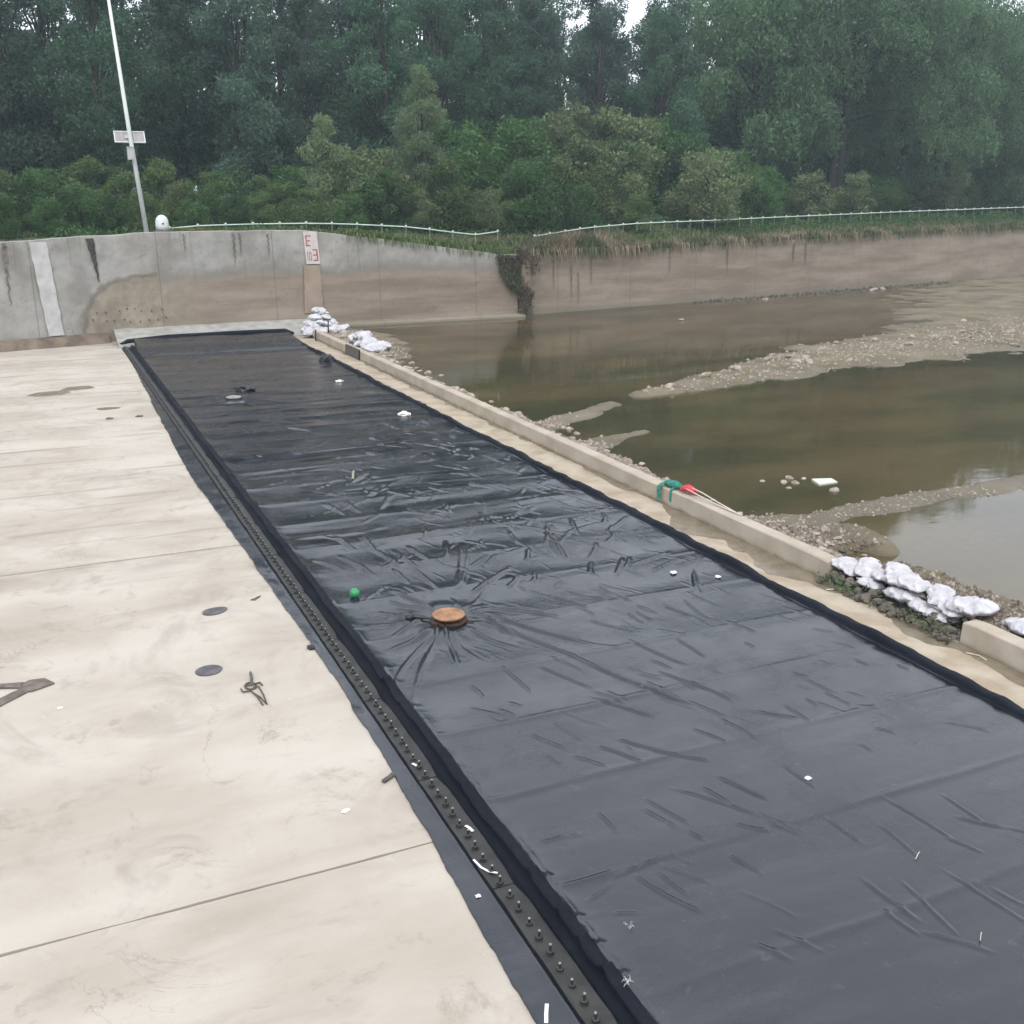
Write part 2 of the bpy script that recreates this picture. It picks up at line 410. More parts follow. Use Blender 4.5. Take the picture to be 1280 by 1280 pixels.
# yellowish weathered strip between sheet and sill, with a wet band along the sill's foot
def y_band(name, yy, xl, xr, z, mat):
    V = np.zeros((2, len(yy), 3)); V[0, :, 0] = xl; V[1, :, 0] = xr; V[:, :, 1] = yy; V[:, :, 2] = z
    return obj(name, fast_mesh(name, V.reshape(-1, 3), grid_faces(2, len(yy)), mat, False), apron)
yy = np.arange(1.0, 47.5, .06)
y_band('weathered_strip', yy, 10.2 + .02 * vnoise(yy, yy * 0, 81), np.full(len(yy), 11.295), .004, 'strip_concrete')
wd_ = np.interp(yy, [1, 7, 8.6, 9.4, 9.7, 11, 12.4, 13.0, 14, 15.0, 16.2, 17.0, 18, 22, 30, 47], [.3, .3, .32, .2, .34, .36, .24, .5, .55, .5, .55, .34, .16, .13, .15, .18])
wd_ = np.clip(wd_ * (.75 + .75 * vnoise(yy * .9, yy * 0, 82, 3)) + .05 * vnoise(yy * 4, yy * 0, 83, 3), .035, .8)
y_band('damp_band', yy, 11.297 - wd_, np.full(len(yy), 11.297), .008, 'damp')

# ---- far bank: two retaining walls along a shared line
WX = [-32, -1.6, 3.3, 12, 23.4, 23.8, 75, 118]; WY = [46.2, 47.9, 49.2, 49.8, 50.2, 50.6, 61.0, 69.7]
TX = [-32, -1, 5.5, 12, 16, 20, 22.2, 23.4, 24.2, 26.5, 47, 73, 118]; TZ = [4.2, 4.33, 4.63, 4.62, 4.12, 3.6, 3.3, 3.3, 3.2, 3.15, 3.55, 3.8, 3.9]
def wy(x): return np.interp(x, WX, WY)
def wt(x): return np.interp(x, TX, TZ)
def wall(name, x0, x1, mat, seed):
    xs = np.arange(x0, x1 + .01, .3); n = len(xs)
    rows = np.linspace(0, 1, 14); V = np.zeros((n, 17, 3))
    top = wt(xs) + .03 * vnoise(xs * .9, xs * 0, seed)
    for j, t in enumerate(rows):
        z = -.4 + (top + .4) * t
        V[:, j, 0] = xs; V[:, j, 2] = z
        V[:, j, 1] = wy(xs) + .05 * np.maximum(z, 0) + .035 * vnoise(xs * .5, z * .7, seed + 1) + .012 * vnoise(xs * 2.5, z * 2.5, seed + 2)
    for j, (dy, dz) in enumerate([(.025, .02), (.55, .02), (.55, -1.2)]):
        V[:, 14 + j, 0] = xs; V[:, 14 + j, 1] = V[:, 13, 1] + dy; V[:, 14 + j, 2] = top + dz
    F = grid_faces(n, 17)
    caps = [[i * 17 + j for j in range(17)] for i in (0, n - 1)]
    me = fast_mesh(name, V.reshape(-1, 3), F, mat, False)
    return obj(name, me)
wl = tag(wall('retaining_wall', -32, 23.4, 'wall_left_face', 5), 'stained grey concrete retaining wall with a white painted stripe, behind the black sheet', 'wall')
wr = tag(wall('retaining_wall', 23.8, 118, 'wall_right_face', 9), 'long tan silt-stained retaining wall with dry grass on top beside the river', 'wall')
def wall_y(x, z): return float(wy(x) + .05 * max(z, 0))
def wall_quad(name, pts, mat, off, parent, nz=12):
    """thin painted band on the wall face: pts = (xl,xr,z) bottom and top"""
    (a0, a1, z0), (b0, b1, z1) = pts; v = []
    for k in range(nz + 1):
        t = k / nz; z = z0 + (z1 - z0) * t
        for x in (a0 + (b0 - a0) * t, a1 + (b1 - a1) * t):
            j = .02 * math.sin(k * 2.3 + x) + (.03 * math.sin(k * 5.1 + 3 * x) if nz > 20 else 0)
            v.append((x + j, wall_y(x, z) - off, z))
    f = [(2 * k, 2 * k + 1, 2 * k + 3, 2 * k + 2) for k in range(nz)]
    return obj(name, mesh(name, v, f, mat), parent)
wall_quad('painted_stripe', [(.36, .97, .45), (.06, .73, 4.33)], 'faded_white', .075, wl)['label'] = 'white painted stripe leaning down the wall'
wall_quad('painted_band', [(11.72, 12.66, .8), (11.84, 12.62, 3.02)], 'faded_band', .07, wl)
wall_quad('black_streak', [(2.62, 2.66, 2.6), (2.28, 2.62, 4.42)], 'black_stain', .072, wl)
for (xa, w_, z0, z1) in [(26.9, .14, .9, 2.6), (28.3, .12, 1.6, 3.0), (25.7, .1, 1.4, 2.9), (27.4, .08, .5, 2.2), (34.2, .12, 1.9, 3.2), (39, .14, 1.7, 3.3), (45.0, .3, 2.2, 3.3), (46.2, .2, 1.9, 3.3)]:
    wall_quad('dark_run', [(xa, xa + w_ * .2, z0), (xa - .03, xa + w_ * .6, z1)], 'dark_run', .075, wr, 24)
for (xa, w_, z0, z1) in [(-.95, .16, 1.8, 4.3), (8.6, .1, 3.2, 4.55), (8.9, .07, 3.5, 4.55), (6.4, .06, 3.6, 4.55), (10.2, .07, 3.4, 4.5)]:
    wall_quad('dark_run', [(xa, xa + w_ * .2, z0), (xa - .03, xa + w_ * .7, z1)], 'dark_run', .072, wl, 24)
# corner pier edge where the two walls meet
mb = MB(); mb.box(23.35, 50.05, -.4, 23.85, 51.3, 3.15)
obj('corner_pier', mb.mesh('corner_pier', 'wall_right_face'), wr)
# drilled anchor holes in the plastered part
for r_, (z, xa, xb, n) in enumerate([(.92, 2.3, 5.3, 9), (1.36, 2.5, 5.1, 8)]):
    for k in range(n):
        x = xa + (xb - xa) * k / (n - 1) + rg.uniform(-.14, .14); zz = z - .05 * k / n + rg.uniform(-.09, .09)
        m = MB(); m.lathe([(.032, -.01), (.032, .012)], 8)
        obj('anchor_hole', bpy.data.meshes.get('anchor_hole') or m.mesh('anchor_hole', 'black_stain'), wl, (x, wall_y(x, zz) - .055, zz), (R(90), 0, 0))
# pale fillet at the wall foot behind the sheet, and the silted ledge to its left
def ledge(name, xs, prof, mat, parent, seed):
    V = []
    for x in xs:
        for dy, z in prof:
            V.append((x, wy(x) + dy + .04 * vnoise(np.array(x * .8), np.array(dy * 2), seed), z + .03 * float(vnoise(np.array(x * 1.1), np.array(dy * 3.), seed + 1)) * (z > .02)))
    return obj(name, fast_mesh(name, np.array(V, float), grid_faces(len(xs), len(prof)), mat, False), parent)
ledge('base_fillet', np.arange(3.0, 12.61, .3), [(-2.5, -.02), (-2.45, .10), (-1.4, .24), (-.25, .50), (.15, .54)], 'fillet', wl, 21)
ledge('silt_ledge', np.arange(-32, 3.0, .3), [(-.55, -.02), (-.5, .03), (-.2, .32), (.2, .5)], 'mud', wl, 25)
ledge('footing', np.arange(12.9, 23.7, .3), [(-.55, -.1), (-.5, .2), (-.42, .27), (.2, .3)], 'wall_right_face', wl, 27)

# ---- bank ground behind the walls
xs = np.arange(-60, 150, 2.0); offs = np.array([.45, .9, 1.6, 3, 5, 8, 12, 18, 26, 40, 70, 140, 400, 1500.])
V = np.zeros((len(xs), len(offs), 3))
for j, d in enumerate(offs):
    V[:, j, 0] = xs; V[:, j, 1] = wy(xs) + d
    lvl = wt(np.clip(xs, -32, 118)) - .28; tgt = 4.35 + .02 * min(d, 40)
    s = min(1, max(0, (d - .5) / 4.0)); s = s * s * (3 - 2 * s)
    V[:, j, 2] = lvl * (1 - s) + tgt * s + .12 * vnoise(xs * .3, xs * 0 + d * .3, 31) * (d > .5)
struct(obj('bank_ground', fast_mesh('bank_ground', V.reshape(-1, 3), grid_faces(len(xs), len(offs)), 'soil')))
def bank_z(x, y):
    d = y - float(wy(x)); s = min(1, max(0, (d - .5) / 4.0)); s = s * s * (3 - 2 * s)
    return float((wt(min(max(x, -32), 118)) - .28) * (1 - s) + (4.35 + .02 * min(d, 40)) * s)

# ---- riverbed with bars breaking the surface, and the shallow water over it
WATER = .10
BARS = [  # polyline, half width, height above bed
    ([(78, 47), (60, 42.5), (50, 38.2), (42, 35.2), (36, 33.2), (28, 31.4), (22, 29.3), (17, 27.6)], [17, 12, 8, 5.0, 3.3, 2.3, 1.2, .35], .34),
    ([(11.9, 24.5), (13.2, 25.4), (15.4, 26.6)], [.5, .55, .3], .29),
    ([(11.9, 21.9), (13.0, 22.6), (14.3, 23.0)], [.55, .4, .2], .28),
    ([(12.0, 14.4), (13.8, 14.9), (16.6, 15.1), (19.8, 15.0), (25, 15.2)], [1.0, .5, .45, .6, .9], .27),
    ([(12.0, 13.8), (12.9, 13.6), (13.0, 12.9)], [.9, .55, .25], .42),
    ([(12.2, 11.8), (12.4, 10.3), (12.3, 8.5), (12.3, 4)], [.55, .55, .6, .7], .42),
    ([(62, 56.6), (76, 59.6), (95, 63.6)], [.9, 1.6, 2.4], .36),
    ([(33, 50.9), (40, 52.6), (62, 57.2)], [.25, .5, .8], .235),
    ([(11.9, 49), (13.3, 44), (12.6, 39)], [1.5, 1.3, .8], .34),
]
gx = 11.58 + (np.exp(np.linspace(0, 1, 330) * 3.4) - 1) / (math.exp(3.4) - 1) * 112
gy = np.concatenate([np.linspace(-22, 5, 24)[:-1], 5 + (np.exp(np.linspace(0, 1, 330) * 1.5) - 1) / (math.exp(1.5) - 1) * 66])
X, Y = np.meshgrid(gx, gy, indexing='ij')
def seg_field(line, rad):
    best = np.full(X.shape, -9.0)
    for (a, b, ra, rb) in zip(line[:-1], line[1:], rad[:-1], rad[1:]):
        dx, dy = b[0] - a[0], b[1] - a[1]; t = np.clip(((X - a[0]) * dx + (Y - a[1]) * dy) / (dx * dx + dy * dy), 0, 1)
        d = np.hypot(X - a[0] - t * dx, Y - a[1] - t * dy); best = np.maximum(best, 1 - d / (ra + (rb - ra) * t))
    return best
bed = -.17 + .05 * vnoise(X * .25, Y * .25, 51)
wob = .45 * vnoise(X * .8, Y * 1.3, 52, 5)
for line, rad, h in BARS:
    q = seg_field(line, rad) + wob * .8
    s = np.clip((q + 1.0) / 1.45, 0, 1); s = s * s * (3 - 2 * s)
    bed = np.maximum(bed, -.17 + (h + .03) * s)
shore = np.clip(1 - (X - 11.6) / (.75 + .35 * vnoise(Y * .5, Y * 0, 53)), 0, 1)
bed = np.maximum(bed, -.17 + .45 * np.sqrt(shore))
bed += .018 * vnoise(X * 2.2, Y * 2.2, 54, 5) + .012 * vnoise(X * 7, Y * 7, 55, 3)
Ylim = np.minimum(Y, np.array([wy(v) for v in gx])[:, None] + .4)
struct(obj('riverbed', fast_mesh('riverbed', np.stack([X, Ylim, bed], -1).reshape(-1, 3), grid_faces(len(gx), len(gy)), 'bed')))
def bed_z(x, y):
    i = int(np.argmin(abs(gx - x))); j = int(np.argmin(abs(gy - y))); return float(bed[i, j])
wxs = np.linspace(11.59, 122, 60)
V = [];
for x in wxs: V += [(x, -22, WATER), (x, wy(x) + .3, WATER)]
struct(obj('river_water', fast_mesh('river_water', V, grid_faces(len(wxs), 2), 'water', False)))

# ---- low concrete sill (kerb) in two lengths with a breach between them
def kerb(y0, y1, label, seed):
    ys = np.arange(y0, y1 + .01, .22); n = len(ys); P = []
    prof = [(11.30, -.12), (11.302, .02), (11.312, .325), (11.33, .345), (11.575, .345), (11.597, .325), (11.60, -.12)]
    V = np.zeros((n, len(prof), 3))
    for j, (x, z) in enumerate(prof):
        V[:, j, 0] = x + .007 * vnoise(ys * .8, ys * 0 + j, seed); V[:, j, 1] = ys
        V[:, j, 2] = z + (.006 * vnoise(ys * .7, ys * 0 + 3 * j, seed + 1) if z > .1 else 0)
    for e, sgn in ((0, -1), (n - 1, 1)): V[e, :, 2] -= .02 * (np.array([p[1] for p in prof]) > .1)
    me = fast_mesh('kerb', V.reshape(-1, 3), grid_faces(n, len(prof))[:, ::-1], 'kerb', False)
    bm = bmesh.new(); bm.from_mesh(me); bm.verts.ensure_lookup_table(); m = len(prof)
    bm.faces.new([bm.verts[j] for j in range(m)]); bm.faces.new([bm.verts[(n - 1) * m + j] for j in reversed(range(m))])
    bm.normal_update(); bm.to_mesh(me); bm.free()
    return tag(obj('concrete_kerb', me), label, 'kerb', 'low concrete sill along the black sheet')
kerb(12.35, 48.6, 'long low concrete sill between the black sheet and the river', 71)
kerb(1.0, 9.78, 'short length of concrete sill beyond the white sandbags, with a white bag resting behind it', 77)
WRINKLES = [
    (8.43, 16.86, 8.11, 16.2, 0.035, 0.035), (9.0, 16.95, 8.75, 16.24, 0.035, 0.035), (8.88, 14.75, 8.22, 13.89, 0.035, 0.035),
    (8.9, 14.62, 8.55, 14.17, 0.035, 0.035), (8.76, 14.29, 9.79, 14.63, 0.035, 0.035), (8.95, 13.88, 9.56, 14.15, 0.035, 0.035),
    (9.45, 13.92, 10.06, 14.04, 0.035, 0.035), (9.62, 15.45, 10.03, 15.33, 0.035, 0.035), (8.72, 15.48, 8.31, 14.95, 0.035, 0.035),
    (8.06, 15.78, 7.89, 15.14, 0.035, 0.035), (7.48, 15.74, 7.21, 15.22, 0.035, 0.035), (7.59, 16.77, 7.48, 16.17, 0.035, 0.035),
    (7.04, 14.59, 6.87, 14.25, 0.035, 0.035), (6.71, 14.53, 6.41, 14.21, 0.035, 0.035), (8.19, 14.66, 7.91, 14.19, 0.035, 0.035),
    (6.25, 15.38, 6.63, 15.66, 0.035, 0.035), (6.81, 15.63, 6.54, 15.36, 0.035, 0.035), (9.51, 13.52, 9.08, 12.8, 0.035, 0.035),
    (9.42, 16.2, 10.06, 16.69, 0.035, 0.035), (9.0, 15.54, 9.4, 15.94, 0.035, 0.035), (7.19, 13.57, 7.54, 13.03, 0.022, 0.028),
    (7.74, 13.51, 7.83, 12.9, 0.022, 0.028), (6.86, 13.48, 7.11, 12.96, 0.022, 0.028), (6.64, 13.39, 6.74, 13.23, 0.022, 0.028),
    (6.9, 12.49, 7.4, 11.73, 0.022, 0.028), (7.12, 11.48, 7.36, 10.66, 0.022, 0.028), (7.72, 11.28, 7.75, 10.75, 0.022, 0.028),
    (8.63, 12.44, 8.56, 11.86, 0.022, 0.028), (7.74, 12.4, 7.81, 12.12, 0.022, 0.028), (7.59, 12.39, 7.6, 12.09, 0.022, 0.028),
    (8.26, 12.43, 8.41, 12.01, 0.022, 0.028), (5.57, 11.26, 5.85, 10.55, 0.022, 0.028), (5.1, 11.4, 5.13, 10.78, 0.022, 0.028),
    (5.72, 10.27, 6.23, 9.44, 0.022, 0.028), (6.96, 10.46, 7.19, 9.87, 0.022, 0.028), (4.51, 11.16, 4.52, 10.85, 0.022, 0.028),
    (5.27, 9.1, 5.47, 8.69, 0.022, 0.028), (5.57, 9.16, 5.84, 8.74, 0.022, 0.028), (5.8, 8.76, 6.18, 8.4, 0.022, 0.028),
    (5.64, 13.58, 6.61, 12.71, 0.04, 0.045), (5.58, 13.35, 6.58, 11.61, 0.04, 0.045), (5.48, 13.26, 6.21, 11.17, 0.04, 0.045),
    (6.15, 11.34, 6.81, 9.45, 0.04, 0.045), (5.71, 14.15, 6.87, 15.1, 0.04, 0.045), (5.58, 14.39, 6.55, 16.59, 0.04, 0.045),
    (5.63, 14.37, 6.5, 16.13, 0.04, 0.045), (4.84, 13.31, 4.6, 12.71, 0.035, 0.035), (4.93, 13.35, 4.75, 12.68, 0.035, 0.035),
    (4.75, 12.68, 4.59, 11.88, 0.035, 0.035), (4.75, 13.55, 4.05, 13.04, 0.035, 0.035), (4.94, 13.99, 4.66, 14.73, 0.035, 0.035),
    (4.81, 13.84, 4.48, 14.33, 0.035, 0.035), (4.72, 13.72, 4.29, 13.76, 0.035, 0.035), (5.48, 13.34, 5.68, 12.48, 0.035, 0.035),
    (4.94, 20.03, 5.06, 19.28, 0.04, 0.04), (5.36, 20.02, 5.41, 19.29, 0.04, 0.04), (5.89, 21.52, 6.56, 22.3, 0.04, 0.04),
    (6.0, 20.38, 6.34, 20.91, 0.04, 0.04), (5.85, 19.26, 6.37, 20.21, 0.04, 0.04), (4.54, 17.8, 4.63, 17.12, 0.04, 0.04),
    (4.98, 17.67, 4.98, 17.03, 0.04, 0.04), (4.98, 16.9, 5.08, 15.94, 0.04, 0.04), (5.3, 16.61, 5.34, 15.76, 0.04, 0.04),
    (5.6, 16.75, 5.65, 16.06, 0.04, 0.04), (5.29, 15.6, 5.32, 14.77, 0.04, 0.04), (4.96, 15.69, 4.99, 15.15, 0.04, 0.04),
    (4.35, 16.72, 4.55, 15.76, 0.04, 0.04), (5.6, 28.98, 6.47, 28.31, 0.04, 0.04), (5.8, 27.89, 6.43, 27.13, 0.04, 0.04),
    (3.88, 16.74, 4.14, 16.12, 0.04, 0.04), (6.32, 17.89, 6.05, 17.11, 0.04, 0.04), (6.28, 16.72, 6.03, 16.02, 0.04, 0.04),
    (5.57, 8.0, 6.02, 7.29, 0.016, 0.02), (5.18, 7.97, 5.32, 7.47, 0.016, 0.02), (4.6, 7.98, 4.6, 7.64, 0.016, 0.02),
    (6.15, 7.98, 6.3, 7.53, 0.016, 0.02), (4.63, 6.88, 4.69, 6.53, 0.016, 0.02), (4.43, 6.93, 4.51, 6.67, 0.016, 0.02),
    (3.88, 6.84, 4.14, 6.95, 0.016, 0.02), (3.85, 7.76, 4.23, 7.73, 0.016, 0.02), (3.75, 7.09, 4.23, 7.09, 0.016, 0.02),
    (4.29, 7.01, 4.83, 7.07, 0.016, 0.02), (3.98, 6.56, 4.16, 6.48, 0.016, 0.02), (5.4, 6.79, 5.42, 6.71, 0.016, 0.02),
    (6.92, 7.92, 6.93, 7.48, 0.014, 0.024), (6.12, 8.02, 6.3, 7.52, 0.014, 0.024), (6.92, 9.07, 6.98, 8.52, 0.014, 0.024),
    (8.18, 9.09, 8.18, 8.9, 0.014, 0.024), (7.83, 9.06, 7.82, 8.66, 0.014, 0.024), (6.47, 8.99, 6.6, 8.63, 0.014, 0.024),
    (7.19, 9.94, 7.3, 9.49, 0.014, 0.024), (7.46, 6.91, 7.53, 6.17, 0.014, 0.024), (8.06, 6.74, 8.05, 6.23, 0.014, 0.024),
    (7.05, 6.58, 7.01, 6.13, 0.014, 0.024), (7.08, 5.75, 7.17, 5.03, 0.014, 0.024), (6.59, 5.8, 6.51, 5.18, 0.014, 0.024),
    (5.4, 6.8, 5.49, 6.51, 0.014, 0.024),
]
# ================================================================== THE RUBBER DAM
dam = tag(empty('rubber_dam', (0, 0, 0)), 'deflated black rubber dam sheet lying flat, clamped down with a row of bolts', 'rubber dam')
rg = np.random.RandomState(11)
CAP = (5.02, 13.3); CAP2 = (5.32, 32.8)
ys = [3.2]
while ys[-1] < 47.2: ys.append(ys[-1] + max(.018, .0034 * ys[-1]))
ys = np.array(ys); xs = np.linspace(3.66, 10.2, 400)
X, Y = np.meshgrid(xs, ys, indexing='ij')
Z = np.full(X.shape, .016) + .006 * vnoise(X * .6, Y * .6, 101, 3) + .004 * vnoise(X * .5, Y * 2.2, 102, 3)
Z += .004 * np.clip((Y - 18) / 12, 0, 1) * (vnoise(X * .7, Y * 1.5, 103, 4) + .6 * vnoise(X * 2.5, Y * 1.2, 104, 4))
def ridge(x0, y0, x1, y1, amp, w, bow=0.0):
    L = math.hypot(x1 - x0, y1 - y0) + 1e-6; m = w * 4 + abs(bow)
    i0, i1 = np.searchsorted(xs, [min(x0, x1) - m, max(x0, x1) + m]); j0, j1 = np.searchsorted(ys, [min(y0, y1) - m, max(y0, y1) + m])
    if i1 <= i0 or j1 <= j0: return
    x = X[i0:i1, j0:j1]; y = Y[i0:i1, j0:j1]; ux, uy = (x1 - x0) / L, (y1 - y0) / L
    t = (x - x0) * ux + (y - y0) * uy; d = -(x - x0) * uy + (y - y0) * ux - bow * np.sin(np.clip(t / L, 0, 1) * 3.14)
    tp = np.clip(np.minimum(t, L - t) / (.3 * L) + .15, 0, 1); tp = tp * tp * (3 - 2 * tp)
    r = d / w
    Z[i0:i1, j0:j1] += amp * tp * (np.exp(-r * r) - .25 * np.exp(-(r / 2.2) ** 2))
for (x0, y0, x1, y1, amp, w) in WRINKLES:
    k = max(1.0, ((y0 + y1) / 2) / 11)
    ex = .18 if abs(x1 - x0) + abs(y1 - y0) < 1.2 else 0
    x0, y0, x1, y1 = x0 - ex * (x1 - x0), y0 - ex * (y1 - y0), x1 + ex * (x1 - x0), y1 + ex * (y1 - y0)
    ridge(x0, y0, x1, y1, min(.044, 1.4 * amp * min(k, 1.5)), .75 * w * min(k, 1.9), rg.uniform(-.025, .025))
# loose creases through the middle of the sheet, thinning out towards either end
for k in range(105):
    y = rg.normal(19.5, 3.4); x = rg.uniform(4.2, 10)
    if not 13.5 < y < 30: continue
    a = rg.choice([rg.normal(-1.0, .25), rg.normal(.5, .3), rg.uniform(-1.6, 1.6)]); L = rg.uniform(.3, 1.3)
    dx, dy = math.cos(a) * L / 2, math.sin(a) * L / 2
    ridge(x - dx, y - dy, x + dx, y + dy, rg.uniform(.012, .034), rg.uniform(.018, .034) * y / 18, rg.uniform(-.1, .1))
for k in range(170):
    y = rg.uniform(5, 17); x = rg.uniform(4.2, 10); a = rg.normal(-1.18, .2); L = rg.uniform(.2, .75)
    dx, dy = math.cos(a) * L / 2, math.sin(a) * L / 2
    ridge(x - dx, y - dy, x + dx, y + dy, rg.uniform(.006, .02), rg.uniform(.016, .026), rg.uniform(-.03, .03))
for k in range(90):            # bright crinkles bunched towards the far rim
    y = rg.uniform(15.5, 27); x = 10 - abs(rg.normal(0, 2.2)); a = rg.choice([rg.normal(-1.15, .2), rg.normal(.9, .3)]); L = rg.uniform(.25, 1.1)
    if x < 4: continue
    dx, dy = math.cos(a) * L / 2, math.sin(a) * L / 2
    ridge(x - dx, y - dy, x + dx, y + dy, rg.uniform(.014, .04), rg.uniform(.022, .04) * y / 18, rg.uniform(-.05, .05))
for k in range(110):           # long low cross ripples far off
    y = rg.uniform(17, 44); x = rg.uniform(4, 9.5); L = rg.uniform(.8, 3.5); a = rg.normal(0, .1)
    ridge(x - L / 2, y - a * L / 2, x + L / 2, y + a * L / 2, rg.uniform(.005, .018), rg.uniform(.07, .16), rg.uniform(-.1, .1))
# lapped seams of the sheet, every metre and a half
y = 5.6; k = 0
while y < 43:
    yy = y + .02 * vnoise(xs * .8, xs * 0 + k, 110)[:, None] + (-.035) * (X - 3.5) * .3
    Z += .006 / (1 + np.exp(-(Y - yy) / .012)) - .006 / (1 + np.exp(-(Y - yy - 1.2) / .25))
    Z += .011 * np.exp(-((Y - yy) / .05) ** 2) * (.6 + .5 * vnoise(X * .7, Y * 0 + k, 111))
    y += 1.47 + .1 * math.sin(k * 1.7); k += 1
Z += .012 * np.sin((Y + .035 * X * 3) * 2 * math.pi / 1.47) * np.clip((Y - 5) / 8, .35, 1) * (.8 + .5 * vnoise(X * .35, Y * .35, 112))
# dish round each cap, where the sheet is pulled in
for (cx, cy), dp in ((CAP, .05), (CAP2, .03)):
    r = np.hypot(X - cx, Y - cy); Z += -dp * .25 * np.exp(-(r / .5) ** 2) + .035 * np.exp(-((r - .55) / .22) ** 2)
for k in range(16):
    a = k * 2 * math.pi / 16 + rg.uniform(-.15, .15)
    L = rg.choice([rg.uniform(.8, 1.6), rg.uniform(1.6, 3.4)])
    ridge(CAP[0] + .33 * math.cos(a), CAP[1] + .33 * math.sin(a), CAP[0] + L * math.cos(a), CAP[1] + L * math.sin(a), rg.uniform(.016, .036), rg.uniform(.025, .045), rg.uniform(-.12, .12))
for k in range(9):
    a = k * 2 * math.pi / 9 + rg.uniform(-.2, .2); L = rg.uniform(.8, 2.6)
    ridge(CAP2[0] + .3 * math.cos(a), CAP2[1] + .3 * math.sin(a), CAP2[0] + L * math.cos(a), CAP2[1] + L * math.sin(a), rg.uniform(.015, .03), rg.uniform(.06, .1))
# far end: laid up over the fillet
e = np.clip((Y - 43.6 + .25 * (X - 3.6) * .0) / 1.6, 0, 1); e = e * e * (3 - 2 * e)
Z += .20 * e + .10 * np.exp(-((Y - 43.7 + .3 * (X - 3.6) / 7) / .22) ** 2) + .10 * np.clip((Y - 45) / 2, 0, 1) + .02 * e * vnoise(X * 1.2, Y * 1.2, 115)
Z = np.maximum(Z, .005)
# left lip: the sheet doubles back over itself beside the clamp, right rim: upstanding edge
lip_h = np.clip(.145 + .04 * vnoise(ys * .7, ys * 0, 120) + .022 * vnoise(ys * 4.0, ys * 0, 121, 3), .08, .22)
lip_h = lip_h * np.interp(ys, [0, 12, 20, 47], [1, 1, .8, .55])
for yc, h, w in [(7.22, .06, .05), (6.62, .07, .035), (6.25, .06, .04), (5.85, .07, .05), (11.6, .06, .07), (12.1, .05, .06), (10.9, .04, .05), (8.9, .03, .06)]:
    lip_h += h * np.exp(-((ys - yc) / w) ** 2)
lx = .02 * vnoise(ys * 1.3, ys * 0, 122)
cols = []
for dx, fz, ax in [(3.39, .10, 0), (3.49, .14, 0), (3.51, .45, .6), (3.455, .86, 1), (3.468, 1.0, 1), (3.545, .97, 1), (3.585, .62, .8), (3.625, .3, .4)]:
    cols.append(np.stack([dx + lx * ax, ys, .006 + lip_h * fz], 1))
main = np.stack([X, Y, Z], -1)
blend = np.exp(-np.arange(20) / 5.5)[:, None]
main[:20, :, 2] += blend * (lip_h * .22)[None, :]
rim = np.clip(.10 + .035 * vnoise(ys * .8, ys * 0, 130) + .025 * vnoise(ys * 3.5, ys * 0, 131, 3), .055, .17)
rx = .05 * vnoise(ys * .35, ys * 0, 132) + .02 * vnoise(ys * 1.8, ys * 0, 133)
rcols = []
for dx, fz, ax in [(10.225, .06, .5), (10.235, .5, .8), (10.25, .9, 1), (10.285, 1.0, 1), (10.335, .95, 1), (10.385, .8, 1), (10.415, .4, 1), (10.42, .0, 1)]:
    rcols.append(np.stack([dx + rx * ax, ys, .010 + rim * fz], 1))
for k in range(1, 5): main[-k, :, 0] += rx * .35 * (5 - k) / 4
G = np.concatenate([np.stack(cols), main, np.stack(rcols)], 0)
nu, nv = G.shape[:2]
F = grid_faces(nu, nv); me = fast_mesh('sheet', G.reshape(-1, 3), F, ['rubber', 'rubber_edge'], True)
ci = (F[:, 0] // nv); me.polygons.foreach_set('material_index', ((ci < 7) | (ci >= nu - 8)).astype(np.int32))
obj('sheet', me, dam)
def sheet_z(x, y):
    i = int(np.clip(np.searchsorted(xs, x), 0, len(xs) - 1)); j = int(np.clip(np.searchsorted(ys, y), 0, len(ys) - 1)); return float(Z[i, j])

# outer skirt of the sheet lying on the slabs
SY = [3, 5.7, 7.7, 10.3, 13.5, 18.3, 23.3, 30, 36, 43, 47.4]; SX = [2.78, 2.81, 2.87, 2.96, 2.96, 2.87, 2.74, 2.84, 2.98, 3.1, 3.08]
vy = []; q = 3.2
while q < 47.3: vy.append(q); q += max(.04, .006 * q)
vy = np.array(vy); ex = np.interp(vy, SY, SX) + .018 * vnoise(vy * 1.2, vy * 0, 141) + .012 * vnoise(vy * 5, vy * 0, 142)
ts = np.linspace(0, 1, 12); V = np.zeros((15, len(vy), 3))
for j, t in enumerate(ts):
    x = ex + (3.10 - ex) * t
    V[j + 1, :, 0] = x; V[j + 1, :, 1] = vy
    V[j + 1, :, 2] = .016 + .010 * vnoise(x * 3, vy * 2.2, 143) + .018 * np.clip(vnoise(x * .6, vy * 1.9, 144), 0, 1) * (1 - t) + .012 * np.clip(t - .8, 0, 1) / .2
V[0] = V[1]; V[0, :, 2] = .001; V[13] = V[12]; V[13, :, 0] += .012; V[13, :, 2] = .02; V[14] = V[13]; V[14, :, 2] = .001
obj('skirt', fast_mesh('skirt', V.reshape(-1, 3), grid_faces(15, len(vy)), 'rubber', True), dam)
# under-ply seen in the slot beside the clamp plates
mb = MB(); mb.box(3.09, 3.2, .001, 3.47, 47.2, .009); obj('under_ply', mb.mesh('under_ply', 'rubber_edge'), dam)
